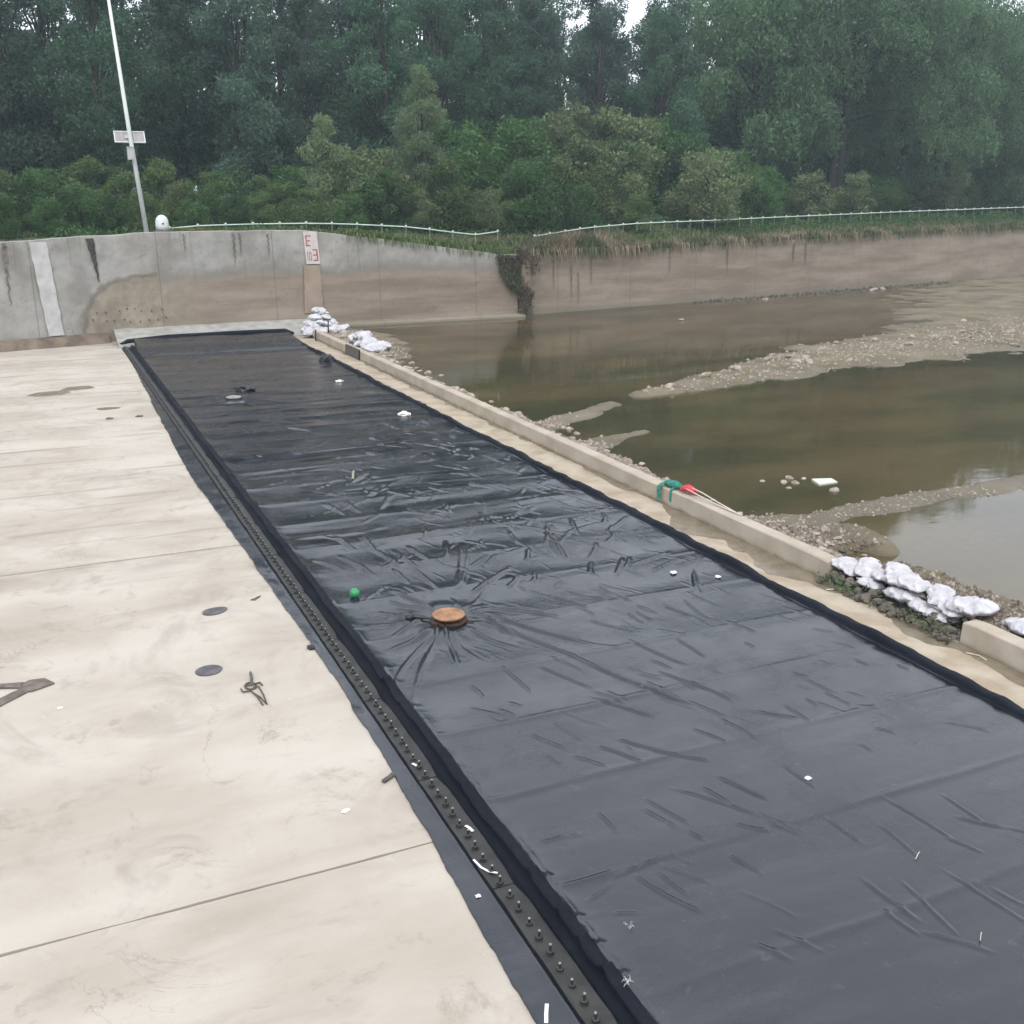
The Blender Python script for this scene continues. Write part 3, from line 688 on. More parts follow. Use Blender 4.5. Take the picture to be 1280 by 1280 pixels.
# clamp plates, two metres each
k = 0; y = 3.3
while y < 46.9:
    y1 = min(y + 1.98, 47.0); mb = MB()
    n = 8; v = []
    for i in range(n + 1):
        yy = y + (y1 - y) * i / n; w = .004 * math.sin(i * 1.9 + k)
        c = .03 if i in (0, n) else 0
        for (x, z) in [(3.135 + w, .01), (3.135 + w, .034), (3.143 + w, .039), (3.358 + w - c, .039), (3.366 + w - c, .034), (3.366 + w - c, .01)]: v.append((x, yy, z + .003 * math.sin(k * 2.1)))
    f = [(i * 6 + j, i * 6 + j + 1, (i + 1) * 6 + j + 1, (i + 1) * 6 + j) for i in range(n) for j in range(5)]
    f += [tuple(range(6)), tuple(n * 6 + j for j in range(5, -1, -1))]
    mb.add(v, f); obj('clamp_plate', mb.mesh('clamp_plate', 'plate_steel'), dam)
    y = y1 + .02; k += 1
# bolts at 200 mm centres
mb = MB()
mb.lathe([(.046, 0), (.046, .007)], 10); mb.lathe([(.034, .007), (.035, .036), (.028, .041)], 6)  # washer wide and dark, painting in the shadow round the bolt's foot
mb.lathe([(.0125, .036), (.0125, .098)], 8); mb.lathe([(.0125, .098), (.0095, .110), (.004, .112)], 8, 1)
bolt = mb.mesh('bolt', ['bolt_steel', 'bolt_tip'])
y = 4.53
while y < 46.9:
    obj('bolt', bolt, dam, (3.222 + rg.uniform(-.006, .006), y, .038), (rg.uniform(-.06, .06), rg.uniform(-.06, .06), rg.uniform(0, 3)), (1, 1, rg.uniform(.6, .9)))
    y += .2
# far clamp at the sheet's end against the fillet
mb = MB(); mb.tube([(3.1, 46.9, .12), (3.4, 47.1, .22), (5, 47.15, .33), (8, 47.2, .36), (10.2, 47.25, .34), (10.5, 47.0, .2)], [.09, .12, .11, .1, .1, .08], 8, flat=.8)
obj('end_roll', mb.mesh('end_roll', 'rubber_edge', True), dam)
# loose spring of cut strands at the near clamp
def strands(name, c, n, seed, mat='white_strip', size=.07):
    r = np.random.RandomState(seed); mb = MB()
    for k in range(n):
        a = r.rand() * 6.28; L = size * r.uniform(.5, 1.6); p = Vector((r.normal(0, size * .4), r.normal(0, size * .4), .012))
        q = p + Vector((math.cos(a) * L, math.sin(a) * L, r.uniform(.0, .03))); m_ = (p + q) / 2 + Vector((0, 0, .02))
        mb.tube([p, m_, q], .0013, 4)
    return obj(name, mb.mesh(name, mat), None, c)
tag(strands('frayed_strands', (3.56, 5.66, .15), 13, 5, size=.035), 'tuft of frayed white strands on the raised lip of the sheet', 'strands')
tag(strands('frayed_strands', (4.0, 6.35, .02), 8, 6, size=.035), 'small white wisp of strands lying on the flat sheet near the lip', 'strands')

# ---- capped filling pipes in the sheet
c1 = tag(empty('pipe_cap', (CAP[0], CAP[1], .025)), 'round rusty orange steel cap on the black sheet amid radiating folds', 'pipe cap')
mb = MB(); mb.lathe([(.28, -.02), (.28, .025), (.24, .03)], 28); obj('flange', mb.mesh('flange', 'rust_shadowed'), c1)
mb = MB(); mb.lathe([(.17, .02), (.17, .08)], 24); obj('neck', mb.mesh('neck', 'rust_shadowed'), c1)
mb = MB(); mb.lathe([(.215, .078), (.24, .082), (.245, .10), (.235, .112), (.10, .118)], 32); obj('lid', mb.mesh('lid', 'rust_top'), c1)
c2 = tag(empty('pipe_cap', (CAP2[0], CAP2[1], 0)), 'round dull grey cap on the far part of the black sheet', 'pipe cap')
mb = MB(); mb.lathe([(.24, .0), (.24, .05)], 24); obj('flange', mb.mesh('flange', 'black_plastic'), c2)
mb = MB(); mb.lathe([(.22, .05), (.235, .06), (.235, .085), (.22, .095)], 28); obj('lid', mb.mesh('lid', 'grey_lid'), c2)
# ================================================================== SANDBAGS
def bag_mesh(seed, a=.34, b=.2, c=.105):
    """filled woven sack: flat sewn ends, pillowed middle, creased cloth; some with a gathered neck"""
    r = np.random.RandomState(seed); nu, nv = 44, 30; V = []; o = Vector(r.rand(3) * 40); neck = seed % 2 == 0
    for i in range(nu + 1):
        s = -1 + 2 * i / nu; q = abs(s)
        wid = (1 - .16 * q ** 4) * (1 if q < .94 else .9); thk = max(.045, (1 - q ** 2.6) ** .55)
        if neck and s > .55:
            t = min(1, (s - .55) / .25); t = t * t * (3 - 2 * t); wid *= 1 - .72 * t + (.45 * max(0, (s - .84) / .16)); thk = max(thk * (1 - .3 * t), .22)
        for j in range(nv):
            t = 2 * math.pi * j / nv; ct, st = math.cos(t), math.sin(t)
            y = b * wid * math.copysign(abs(ct) ** .7, ct); z = c * thk * math.copysign(abs(st) ** .85, st)
            if z < 0: z *= .7
            p = Vector((a * s, y, z)); d = Vector((0, ct, st))
            k = .034 * mnoise.noise(p * 5 + o) + .034 * (.6 - 2 * abs(mnoise.noise(Vector((p.x * 7, p.y * 9, p.z * 9)) + o))) + .016 * (.5 - 2 * abs(mnoise.noise(Vector((p.x * 20, p.y * 15, p.z * 15)) - o))) + .006 * mnoise.noise(p * 45 + o)
            p += d * k * (.35 + thk) ; p.x += .02 * mnoise.noise(Vector((0, y * 8, s)) + o); p.z += .05 * s * mnoise.noise(o * 1.7) - .03 * q ** 3 * (not neck)
            V.append((p.x, p.y, p.z + c * .75))
    F = [(i * nv + j, (i + 1) * nv + j, (i + 1) * nv + (j + 1) % nv, i * nv + (j + 1) % nv) for i in range(nu) for j in range(nv)]
    F += [tuple(range(nv)), tuple(nu * nv + j for j in range(nv - 1, -1, -1))]
    return mesh('sandbag', V, F, 'bag', True)
BAGS = [bag_mesh(s, a, b, c) for s, a, b, c in [(1, .34, .22, .12), (2, .34, .22, .13), (3, .36, .21, .11), (4, .33, .21, .13), (5, .32, .23, .12)]]
near = [  # x, y, z base, yaw, tilt x, tilt y, scale
    (11.58, 12.18, .20, 1.45, .05, -.05, 1.0, 'white sandbag lying against the broken end of the long sill'),
    (11.68, 11.83, .29, .5, .2, -.3, .85, 'white sandbag standing up askew behind the first bag of the breach'),
    (11.70, 11.52, .26, 1.0, .1, .1, .9, 'white sandbag half hidden under the plump upper bag of the breach'),
    (11.50, 11.56, .12, 1.5, .25, 0, .85, 'white sandbag sagging down onto the mossy stones in the breach'),
    (11.74, 11.26, .37, .9, .2, -.35, .9, 'white sandbag with its neck sticking up at the top of the row'),
    (11.63, 10.96, .33, 1.7, .05, .05, 1.15, 'plump white sandbag on top in the middle of the breach'),
    (11.55, 10.93, .13, 1.55, .15, .1, 1.05, 'flattened white sandbag under the plump one in the breach'),
    (11.58, 10.62, .12, 1.3, .1, 0, .95, 'white sandbag low in the breach over the dark stones'),
    (11.74, 10.40, .30, .7, .1, -.2, .95, 'white sandbag tipped across the row before the last bag'),
    (11.58, 10.22, .08, 1.6, .1, .05, .9, 'lowest white sandbag beside the near sill end'),
    (11.68, 10.14, .20, 1.2, .05, .1, 1.0, 'white sandbag wedged under the large end bag'),
    (11.74, 9.88, .28, 1.9, .1, .1, 1.25, 'large full white sandbag at the end of the breach by the short sill'),
    (11.98, 9.12, .26, 1.2, 0, .1, 1.0, 'single white sandbag lying apart behind the short sill')]
for i, (x, y, z, rz, tx, ty, s, lab) in enumerate(near):
    tag(obj('sandbag', BAGS[i % 5], None, (x, y, z), (tx, ty, rz), (s * .92, s * .9, s * .74)), lab, 'sandbag', 'white sandbags in the breach of the sill')
r = np.random.RandomState(8)
farA = [(11.35, 47.5, .18), (11.75, 47.2, .15), (12.2, 46.9, .2), (11.2, 46.8, .1), (11.6, 46.5, .12), (12.55, 47.4, .2), (11.55, 47.6, .42), (12.0, 47.4, .45), (12.4, 47.7, .45), (11.7, 47.7, .68), (12.15, 47.75, .72), (11.95, 47.8, .95), (12.9, 47.2, .22)]
for i, (x, y, z) in enumerate(farA):
    tag(obj('sandbag', BAGS[i % 5], None, (x, y, z), (r.uniform(-.3, .3), r.uniform(-.3, .3), r.uniform(0, 6)), r.uniform(1.0, 1.3)), 'white sandbag in the tall heap at the foot of the gauge board', 'sandbag', 'sandbags heaped under the gauge board')
farB = [(12.3, 43.0, .24), (12.15, 42.1, .25), (12.1, 41.2, .28), (11.95, 40.3, .3), (12.0, 39.4, .3), (12.5, 40.2, .25), (12.2, 41.6, .48), (12.1, 40.7, .5), (12.45, 42.4, .3)]
for i, (x, y, z) in enumerate(farB):
    tag(obj('sandbag', BAGS[i % 5], None, (x, y, z), (r.uniform(-.3, .3), r.uniform(-.3, .3), r.uniform(0, 6)), r.uniform(1.1, 1.4)), 'white sandbag in the smaller heap behind the dark panel on the sill', 'sandbag', 'sandbags behind the far part of the sill')
# stakes and dark panel at the far sill
for x, lab in ((11.16, 'thin black stake nearer the rubber sheet at the heaped sandbags'), (11.75, 'thin black stake on the sill end at the heaped sandbags')):
    mb = MB(); mb.tube([(0, 0, -.05), (.01, 0, .25), (.02, .01, .5)], [.035, .033, .03], 6)
    tag(obj('stake', mb.mesh('stake', 'black_plastic'), None, (x, 45.6, .0 if x < 11.3 else .34)), lab, 'stake')
mb = MB(); mb.box(-.02, -.95, 0, .02, .95, .40); mb.box(-.03, -.9, .36, .03, .9, .41); mb.box(-.03, -.95, 0, .03, -.9, .4); mb.box(-.03, .9, 0, .03, .95, .4)
tag(obj('leaning_board', mb.mesh('leaning_board', 'dark_wood'), None, (11.25, 40.1, .003), (0, .08, 0)), 'dark board leaning against the sill in front of the smaller sandbag heap', 'board')

# ================================================================== STONES
def stone_mesh(seed, mat):
    bm = bmesh.new(); bmesh.ops.create_icosphere(bm, subdivisions=2, radius=1); r = np.random.RandomState(seed)
    o = Vector(r.rand(3) * 50); sq = (r.uniform(.7, 1.2), r.uniform(.7, 1.1), r.uniform(.45, .75))
    for v in bm.verts:
        k = 1 + .32 * mnoise.noise(v.co * 1.1 + o) + .14 * mnoise.noise(v.co * 2.7 + o)
        v.co = Vector((v.co.x * k * sq[0], v.co.y * k * sq[1], v.co.z * k * sq[2]))
    me = bpy.data.meshes.new('stone'); bm.to_mesh(me); bm.free(); me.materials.append(M[mat]); return me
PALE = [stone_mesh(s, 'pale_stone') for s in range(6)]; DARK = [stone_mesh(s + 20, 'dark_stone') for s in range(5)]
r = np.random.RandomState(17)
def stone(x, y, z, s, kind, lab, grp):
    o = obj('stone', kind[r.randint(len(kind))], None, (x, y, z), (r.uniform(-.5, .5), r.uniform(-.5, .5), r.uniform(0, 6.3)), s)
    return tag(o, lab, 'stone', grp)
for k in range(150):
    y = 12.6 + 34 * r.rand() ** 1.7; x = 11.66 + abs(r.normal(0, .32 + .012 * (y - 12)))
    s = r.uniform(.04, .10) * (1 + (y - 12) / 30)
    stone(x, y, max(bed_z(x, y), .05) + s * .2, s, PALE, 'small pale stone in the rubble along the river side of the sill', 'rubble stones along the sill')
for k in range(75):    # dark wet stones in the breach below the bags
    y = r.uniform(9.75, 12.4); x = r.uniform(11.12, 11.62); h = max(0, (x - 11.1) * .42)
    s = r.uniform(.05, .11)
    stone(x, y, h * r.uniform(.5, 1) + s * .35, s, DARK, 'dark mossy stone packed in the breach under the white sandbags', 'dark stones in the breach')
for k in range(50):    # on the large gravel bar
    t = r.rand(); x = 20 + 30 * t ** 1.2 + r.normal(0, 1); y = np.interp(x, [17, 22, 28, 36, 42, 52], [27.6, 29.3, 31.8, 33.2, 34.5, 37]) + r.normal(0, 1.2)
    z = bed_z(x, y)
    if z < .09: continue
    s = r.uniform(.07, .2); stone(x, y, z + s * .2, s, PALE, 'stone scattered on the broad gravel bar across the river', 'stones on the gravel bar')
for (x, y, s) in [(14.4, 17.3, .11), (14.75, 17.55, .13), (14.6, 17.15, .09), (14.2, 16.9, .08), (14.95, 16.35, .12), (15.0, 17.4, .07), (14.05, 17.6, .07)]:
    stone(x, y, .09, s, PALE, 'stone poking out of the water around the pale floating board', 'stones by the floating board')
for (x, y, s) in [(52.0, 55.0, .34), (53.4, 55.5, .25), (41, 52.4, .2), (30, 45, .18)]:
    stone(x, y, .1, s, PALE, 'lone boulder at the water edge below the long tan wall', 'boulders at the wall foot')
# fine gravel shed along the sill and on the bars: uncountable
def pebbles(name, pts, seed, mat, label):
    r = np.random.RandomState(seed); n = len(pts); base = np.array([(1, 0, 0), (-.5, .87, 0), (-.5, -.87, 0), (0, 0, .9)], float)
    V = np.zeros((n, 4, 3)); F = np.zeros((n, 4, 3), int)
    for i, (x, y, z, s) in enumerate(pts):
        a = r.rand() * 6.28; c_, s_ = math.cos(a), math.sin(a); b = base * s * r.uniform(.6, 1.3, (4, 3))
        V[i, :, 0] = x + b[:, 0] * c_ - b[:, 1] * s_; V[i, :, 1] = y + b[:, 0] * s_ + b[:, 1] * c_; V[i, :, 2] = z + b[:, 2] - .005
        F[i] = np.array([(0, 1, 3), (1, 2, 3), (2, 0, 3), (0, 2, 1)]) + 4 * i
    return stuff(obj(name, fast_mesh(name, V.reshape(-1, 3), F.reshape(-1, 3), mat, False)), label)
pts = []
for k in range(9000):
    y = 7 + 40 * r.rand() ** 1.5; x = 11.62 + abs(r.normal(0, .35 + .01 * y)); z = bed_z(x, y)
    if z > .06: pts.append((x, y, z, r.uniform(.012, .045) * (1 + y / 40)))
for k in range(2600):
    x = r.uniform(17, 52); y = np.interp(x, [17, 22, 28, 36, 42, 52], [27.6, 29.3, 31.8, 33.2, 34.5, 37]) + r.normal(0, 1.6); z = bed_z(x, y)
    if z > .10: pts.append((x, y, z, r.uniform(.03, .09)))
for k in range(900):
    x = r.uniform(11.8, 18); y = r.normal(14.6, .7); z = bed_z(x, y)
    if z > .09: pts.append((x, y, z, r.uniform(.015, .05)))
pebbles('gravel', pts, 4, 'pale_stone', 'loose pale gravel and clods along the river side of the sill')
pts = []
for k in range(2600):
    x = 11.72 + abs(r.normal(.45, .38)); y = r.uniform(6.0, 14.6); z = bed_z(x, y)
    if z > .08: pts.append((x, y, z - .01, r.uniform(.015, .075)))
pebbles('gravel', pts, 6, 'brown_stone', 'brown clods and broken mud piled behind the white sandbags')
pts = []
for k in range(420):
    x = r.uniform(36, 62); y = float(wy(x)) - abs(r.normal(.5, .4)); pts.append((x, y, max(bed_z(x, y), .08), r.uniform(.05, .2)))
pebbles('debris', pts, 7, 'dark_stone', 'dark driftwood and mud debris along the foot of the tan wall')
pts = [(r.uniform(11.08, 11.6), r.uniform(9.6, 12.45), r.uniform(.0, .12), r.uniform(.015, .04)) for k in range(500)]
pebbles('gravel', pts, 5, 'dark_stone', 'dark wet grit between the stones of the breach')
# weeds and moss in the breach
# ================================================================== LOOSE THINGS
# teal bundle and red bag on the sill
tb = tag(empty('tool_roll', (11.46, 17.2, .347), R(100)), 'teal cloth tool roll lying on the sill with straps hanging down', 'tool roll')
mb = MB(); mb.tube([(-.27, 0, .04), (-.2, .01, .075), (-.08, 0, .085), (.05, .01, .08), (.16, 0, .07), (.24, .01, .04)], [.03, .07, .088, .085, .075, .04], 12, flat=.9)
obj('cloth_body', mb.mesh('cloth_body', 'teal_cloth', True), tb)
for xx, wd, ln in ((.22, .055, .26), (-.13, .03, .24)):
    mb = MB(); v = []
    for (yy, z) in [(.02, .07), (.10, .05), (.175, .012), (.185, -.06), (.18, -ln)]:
        v += [(xx - wd, yy, z), (xx + wd, yy, z), (xx - wd, yy + .006, z + .004), (xx + wd, yy + .006, z + .004)]
    f = []
    for k in range(4):
        a = 4 * k; f += [(a, a + 4, a + 5, a + 1), (a + 2, a + 3, a + 7, a + 6), (a, a + 2, a + 6, a + 4), (a + 1, a + 5, a + 7, a + 3)]
    f += [(0, 1, 3, 2), (16, 18, 19, 17)]
    mb.add(v, f); obj('strap', mb.mesh('strap', 'teal_cloth'), tb)
mb = MB(); mb.tube([(-.2, 0, .05), (-.12, .03, .09), (0, .02, .12), (.12, -.02, .085), (.2, 0, .02)], [.05, .095, .11, .085, .02], 10, flat=.75)
for q in range(len(mb.v)):
    x, y, z = mb.v[q]; k = 1 + .25 * mnoise.noise(Vector((x * 9, y * 9, z * 9))); mb.v[q] = (x * k, y * k, max(.003, z * k))
tag(obj('red_bag', mb.mesh('red_bag', 'red_cloth', True), None, (11.5, 16.68, .347), (0, 0, R(-70))), 'crumpled red cloth bag beside the teal roll on the sill', 'bag')
for pts, lab in (([(11.42, 16.75, .47), (11.44, 16.3, .43), (11.5, 15.7, .375), (11.54, 15.0, .356)], 'long pale rope end trailing along the sill from the red bag'),
                 ([(11.5, 16.6, .49), (11.55, 16.3, .46), (11.56, 15.8, .40), (11.555, 15.2, .358)], 'second pale rope end stretched over the red bag to the sill')):
    mb = MB(); mb.tube(pts, .014, 6); tag(obj('rope', mb.mesh('rope', 'straw_rope', True)), lab, 'rope')
# green ball
me = bpy.data.meshes.new('ball'); bm = bmesh.new(); bmesh.ops.create_icosphere(bm, subdivisions=3, radius=.078)
for v in bm.verts: v.co *= 1 + .13 * mnoise.noise(v.co * 28) + .06 * mnoise.noise(v.co * 60)
bm.to_mesh(me); bm.free(); me.materials.append(M['green_plastic'])
tag(obj('green_ball', me, None, (4.02, 14.8, sheet_z(4.02, 14.8) + .072)), 'crumpled bright green plastic ball on the black sheet', 'ball')
# black hose stub by the rusty cap
mb = MB(); mb.tube([(0, 0, .05), (.12, -.03, .05), (.3, -.16, .035), (.36, -.3, .02)], [.03, .028, .012, .01], 7)
mb.tube([(-.06, .0, .05), (.06, -.005, .052)], .042, 9)
tag(obj('hose_stub', mb.mesh('hose_stub', 'black_plastic', True), None, (4.5, 13.55, .02)), 'short black hose stub beside the rusty cap', 'hose')
# black clutter by the grey cap and on the far edge
def crumple(name, size, seed, mat, loc, lab, cat, flat=.35, rz=0):
    me = bpy.data.meshes.new(name); bm = bmesh.new(); bmesh.ops.create_icosphere(bm, subdivisions=3, radius=1); o = Vector((seed * 7.3, seed, 0))
    for v in bm.verts:
        k = 1 + .55 * mnoise.noise(v.co * 1.6 + o) + .3 * mnoise.noise(v.co * 4 + o)
        v.co = Vector((v.co.x * k * size[0], v.co.y * k * size[1], max(-.3, v.co.z * k) * size[2]))
    bm.to_mesh(me); bm.free(); me.materials.append(M[mat])
    return tag(obj(name, me, None, loc, (0, 0, rz)), lab, cat)
crumple('black_cloth', (.32, .3, .14), 3, 'black_plastic', (5.95, 34.2, .05), 'crumpled black cloth just beyond the grey cap', 'cloth')
crumple('black_lump', (.26, .3, .2), 4, 'black_plastic', (10.0, 39.4, .07), 'black lump of rubber at the far right edge of the sheet', 'rubber lump')
crumple('white_scrap', (.17, .14, .09), 5, 'white_strip', (9.35, 28.1, sheet_z(9.35, 28.1) + .03), 'white crumpled scrap alone on the far part of the sheet', 'scrap')
crumple('white_scrap', (.07, .045, .03), 6, 'white_strip', (9.18, 13.64, sheet_z(9.18, 13.64) + .012), 'white torn scrap among the folds near the right rim', 'scrap', rz=.8)
crumple('white_scrap', (.04, .05, .02), 7, 'white_strip', (9.72, 13.15, sheet_z(9.7, 13.15) + .012), 'tiny white scrap close to the right rim of the sheet', 'scrap')
crumple('white_scrap', (.035, .03, .015), 8, 'white_strip', (6.98, 7.62, sheet_z(6.98, 7.62) + .008), 'tiny crinkled bright scrap on the smooth near part of the sheet', 'scrap')
crumple('white_scrap', (.05, .03, .012), 9, 'white_strip', (2.27, 9.11, .006), 'white paper scrap on the pale concrete beside the skirt', 'scrap', rz=.5)
crumple('white_scrap', (.035, .022, .01), 10, 'white_strip', (-.32, 12.75, .006), 'small white fleck on the concrete near the brown strap', 'scrap')
crumple('white_scrap', (.025, .02, .01), 11, 'white_strip', (2.98, 7.28, .022), 'small white fleck on the outer skirt of the sheet', 'scrap')
crumple('white_scrap', (.13, .1, .05), 12, 'white_strip', (9.2, 34.5, sheet_z(9.2, 34.5) + .02), 'small white scrap on the sheet near the sandbag heap', 'scrap')
def strip(name, pts, w, mat, lab, cat='strip', t=.004):
    mb = MB(); v = []; n = len(pts)
    for i, p in enumerate(pts):
        a = Vector(pts[max(0, i - 1)]); b = Vector(pts[min(n - 1, i + 1)]); d = (b - a); s = Vector((-d.y, d.x, 0)).normalized() * w / 2; p = Vector(p)
        v += [p - s, p + s, p - s + Vector((0, 0, t)), p + s + Vector((0, 0, t))]
    f = []
    for k in range(n - 1):
        a = 4 * k; f += [(a, a + 4, a + 5, a + 1), (a + 2, a + 3, a + 7, a + 6), (a, a + 2, a + 6, a + 4), (a + 1, a + 5, a + 7, a + 3)]
    f += [(0, 1, 3, 2), (4 * n - 4, 4 * n - 2, 4 * n - 1, 4 * n - 3)]
    mb.add(v, f); return tag(obj(name, mb.mesh(name, mat)), lab, cat)
strip('white_strip', [(3.13, 7.75, .05), (3.15, 7.62, .046), (3.19, 7.53, .048), (3.25, 7.46, .06)], .022, 'white_strip', 'long curved white plastic strip lying across the clamp plate')
strip('white_strip', [(3.27, 8.3, .046), (3.29, 8.24, .05), (3.30, 8.18, .046)], .03, 'white_strip', 'short white strip on the clamp plate close to the lip')
strip('white_strip', [(3.18, 9.64, .046), (3.2, 9.58, .05), (3.22, 9.53, .046)], .03, 'white_strip', 'short white strip on the clamp plate level with the dark wooden block')
strip('white_strip', [(2.87, 5.68, .028), (2.91, 5.76, .034), (2.96, 5.85, .03)], .03, 'white_strip', 'white strip lying on the outer skirt of the sheet')
strip('straw_bit', [(6.95, 6.05, .03), (7.03, 6.1, .033), (7.07, 6.12, .03)], .007, 'straw_rope', 'thin pale straw on the near smooth part of the sheet', 'straw')
strip('straw_bit', [(6.6, 4.98, .03), (6.65, 5.02, .033), (6.69, 5.05, .03)], .006, 'straw_rope', 'short pale straw on the bare corner of the sheet', 'straw')
strip('leaf_bit', [(5.98, 21.7, .05), (6.1, 22.1, .07), (6.2, 22.4, .05)], .055, 'leaf_bit', 'pale curved leaf lying on the dark middle of the sheet', 'leaf')
strip('wood_chip', [(11.25, 11.9, .012), (11.1, 11.95, .02), (11.0, 12.0, .012)], .025, 'straw_rope', 'pale stick on the concrete in front of the breach', 'stick', .01)
strip('wood_chip', [(11.12, 9.3, .012), (11.2, 9.15, .016), (11.18, 9.0, .012)], .02, 'straw_rope', 'pale stick on the damp concrete in front of the short sill', 'stick', .01)
# ovals of cut rubber
for (x, y, rx, ry, rz, lab) in [(1.92, 15.15, .2, .135, .3, 'dark round rubber offcut with a worn patch, farther of the two on the concrete'), (1.52, 13.07, .175, .16, .2, 'plain dark round rubber offcut, between its twin and the wire tool on the concrete')]:
    mb = MB(); v = blob(0, 0, rx, ry, int(x * 10), 28, .08); n = len(v)
    mb.add([(a, b, .002) for a, b in v] + [(a, b, .012) for a, b in v] + [(0, 0, .013)], [(k, (k + 1) % n, n + (k + 1) % n, n + k) for k in range(n)] + [(n + k, n + (k + 1) % n, 2 * n) for k in range(n)] + [tuple(range(n - 1, -1, -1))])
    tag(obj('rubber_offcut', mb.mesh('rubber_offcut', 'oval_rubber'), None, (x, y, .002), (0, 0, rz)), lab, 'rubber offcut')
mb = MB(); mb.add([(-.09, -.03, .003), (.09, .07, .003), (.0, -.02, .003), (-.02, -.07, .003), (-.09, -.03, .015), (.09, .07, .02), (.0, -.02, .03), (-.02, -.07, .015)],
                  [(3, 2, 1, 0), (4, 5, 6, 7), (0, 1, 5, 4), (1, 2, 6, 5), (2, 3, 7, 6), (3, 0, 4, 7)])
tag(obj('rubber_sliver', mb.mesh('rubber_sliver', 'oval_rubber'), None, (2.6, 15.42, .002)), 'small dark pointed rubber sliver on the concrete near the skirt', 'rubber offcut')
for (x, y, s, lab) in [(1.55, 31.2, .09, 'dark crumb on the concrete beside the smaller damp patch'), (2.35, 31.2, .1, 'dark crumb on the concrete between damp patch and skirt')]:
    crumple('dark_crumb', (s, s * .8, .03), x * 3, 'oval_rubber', (x, y, .012), lab, 'crumb')
mb = MB(); mb.box(-.085, -.022, 0, .085, .022, .028); mb.box(.05, -.024, .028, .08, .024, .032)
tag(obj('wooden_block', mb.mesh('wooden_block', 'dark_wood'), None, (2.86, 9.5, .012), (0, -.08, R(28))), 'small dark wooden block half on the skirt edge', 'block')
crumple('dark_crumb', (.05, .06, .04), 21, 'black_plastic', (2.93, 13.2, .015), 'small black crumb at the edge of the skirt', 'crumb')
# tangle of wire tools
tw = tag(empty('wire_tool', (1.93, 12.3, 0)), 'tangled dark wire tongs with a handle on the pale concrete', 'tool')
mb = MB(); mb.tube([(.075, .46, .018), (.06, .3, .02), (.02, .1, .022)], .018, 7); obj('handle', mb.mesh('handle', 'dark_wood'), tw)
mb = MB(); ring = [(.0 + .07 * math.cos(t), .06 + .1 * math.sin(t), .018) for t in np.linspace(0, 6.28, 14)]; mb.tube(ring, .012, 6, cap=False)
mb.tube([(-.06, .08, .02), (.05, .06, .035), (.13, .1, .02), (.14, .02, .018)], .012, 6); obj('coil', mb.mesh('coil', 'dark_wire'), tw)
for pts in ([(-.13, .02, .02), (-.12, -.08, .02), (-.02, -.09, .02), (.02, -.28, .015), (.04, -.52, .012)], [(.02, 0, .02), (.09, -.02, .025), (.1, -.25, .02), (.09, -.52, .012), (.05, -.3, .016), (-.02, -.12, .02)]):
    mb = MB(); mb.tube(pts, .011, 6); obj('prong', mb.mesh('prong', 'dark_wire'), tw)
# brown forked strap at the edge of the apron
bs = tag(empty('brown_strap', (-.7, 13.5, 0)), 'brown forked strap with two limbs lying on the pale concrete', 'strap')
def limb(name, pts, ws):
    v = []; n = len(pts)
    for i, p in enumerate(pts):
        a = Vector(pts[max(0, i - 1)]); b = Vector(pts[min(n - 1, i + 1)]); d = b - a; s = Vector((-d.y, d.x, 0)).normalized() * ws[i] / 2; p = Vector(p)
        v += [p - s + Vector((0, 0, -.012)), p + s + Vector((0, 0, -.012)), p - s, p + s * .3 + Vector((0, 0, .012)), p + s]
    f = []
    for k in range(n - 1):
        a = 5 * k; f += [(a, a + 5, a + 6, a + 1), (a + 2, a + 3, a + 8, a + 7), (a + 3, a + 4, a + 9, a + 8), (a, a + 2, a + 7, a + 5), (a + 1, a + 6, a + 9, a + 4)]
    f += [(0, 1, 4, 3, 2), (5 * n - 5, 5 * n - 3, 5 * n - 2, 5 * n - 1, 5 * n - 4)]
    mb = MB(); mb.add(v, f); return obj(name, mb.mesh(name, 'brown_belt'), bs)
limb('pad', [(.33, -.0, .016), (.2, .06, .02), (.05, .04, .022), (-.08, .05, .02)], [.03, .3, .36, .16])
limb('limb', [(-.05, .1, .028), (-.18, .14, .03), (-.4, .22, .028), (-.7, .35, .026)], [.16, .12, .11, .1])
limb('limb', [(.0, -.05, .018), (-.12, -.14, .018), (-.3, -.3, .018), (-.55, -.55, .018)], [.14, .17, .17, .16])
# pale board and twigs in the water
mb = MB(); mb.add([(-.32, -.16, 0), (.2, -.24, 0), (.36, .05, 0), (-.1, .22, 0), (-.32, -.16, .04), (.2, -.24, .05), (.36, .05, .045), (-.1, .22, .05)],
                  [(3, 2, 1, 0), (4, 5, 6, 7), (0, 1, 5, 4), (1, 2, 6, 5), (2, 3, 7, 6), (3, 0, 4, 7)])
tag(obj('foam_board', mb.mesh('foam_board', 'foam'), None, (15.2, 17.0, .085), (.02, .03, .2)), 'pale foam board lying in the shallow water', 'board')

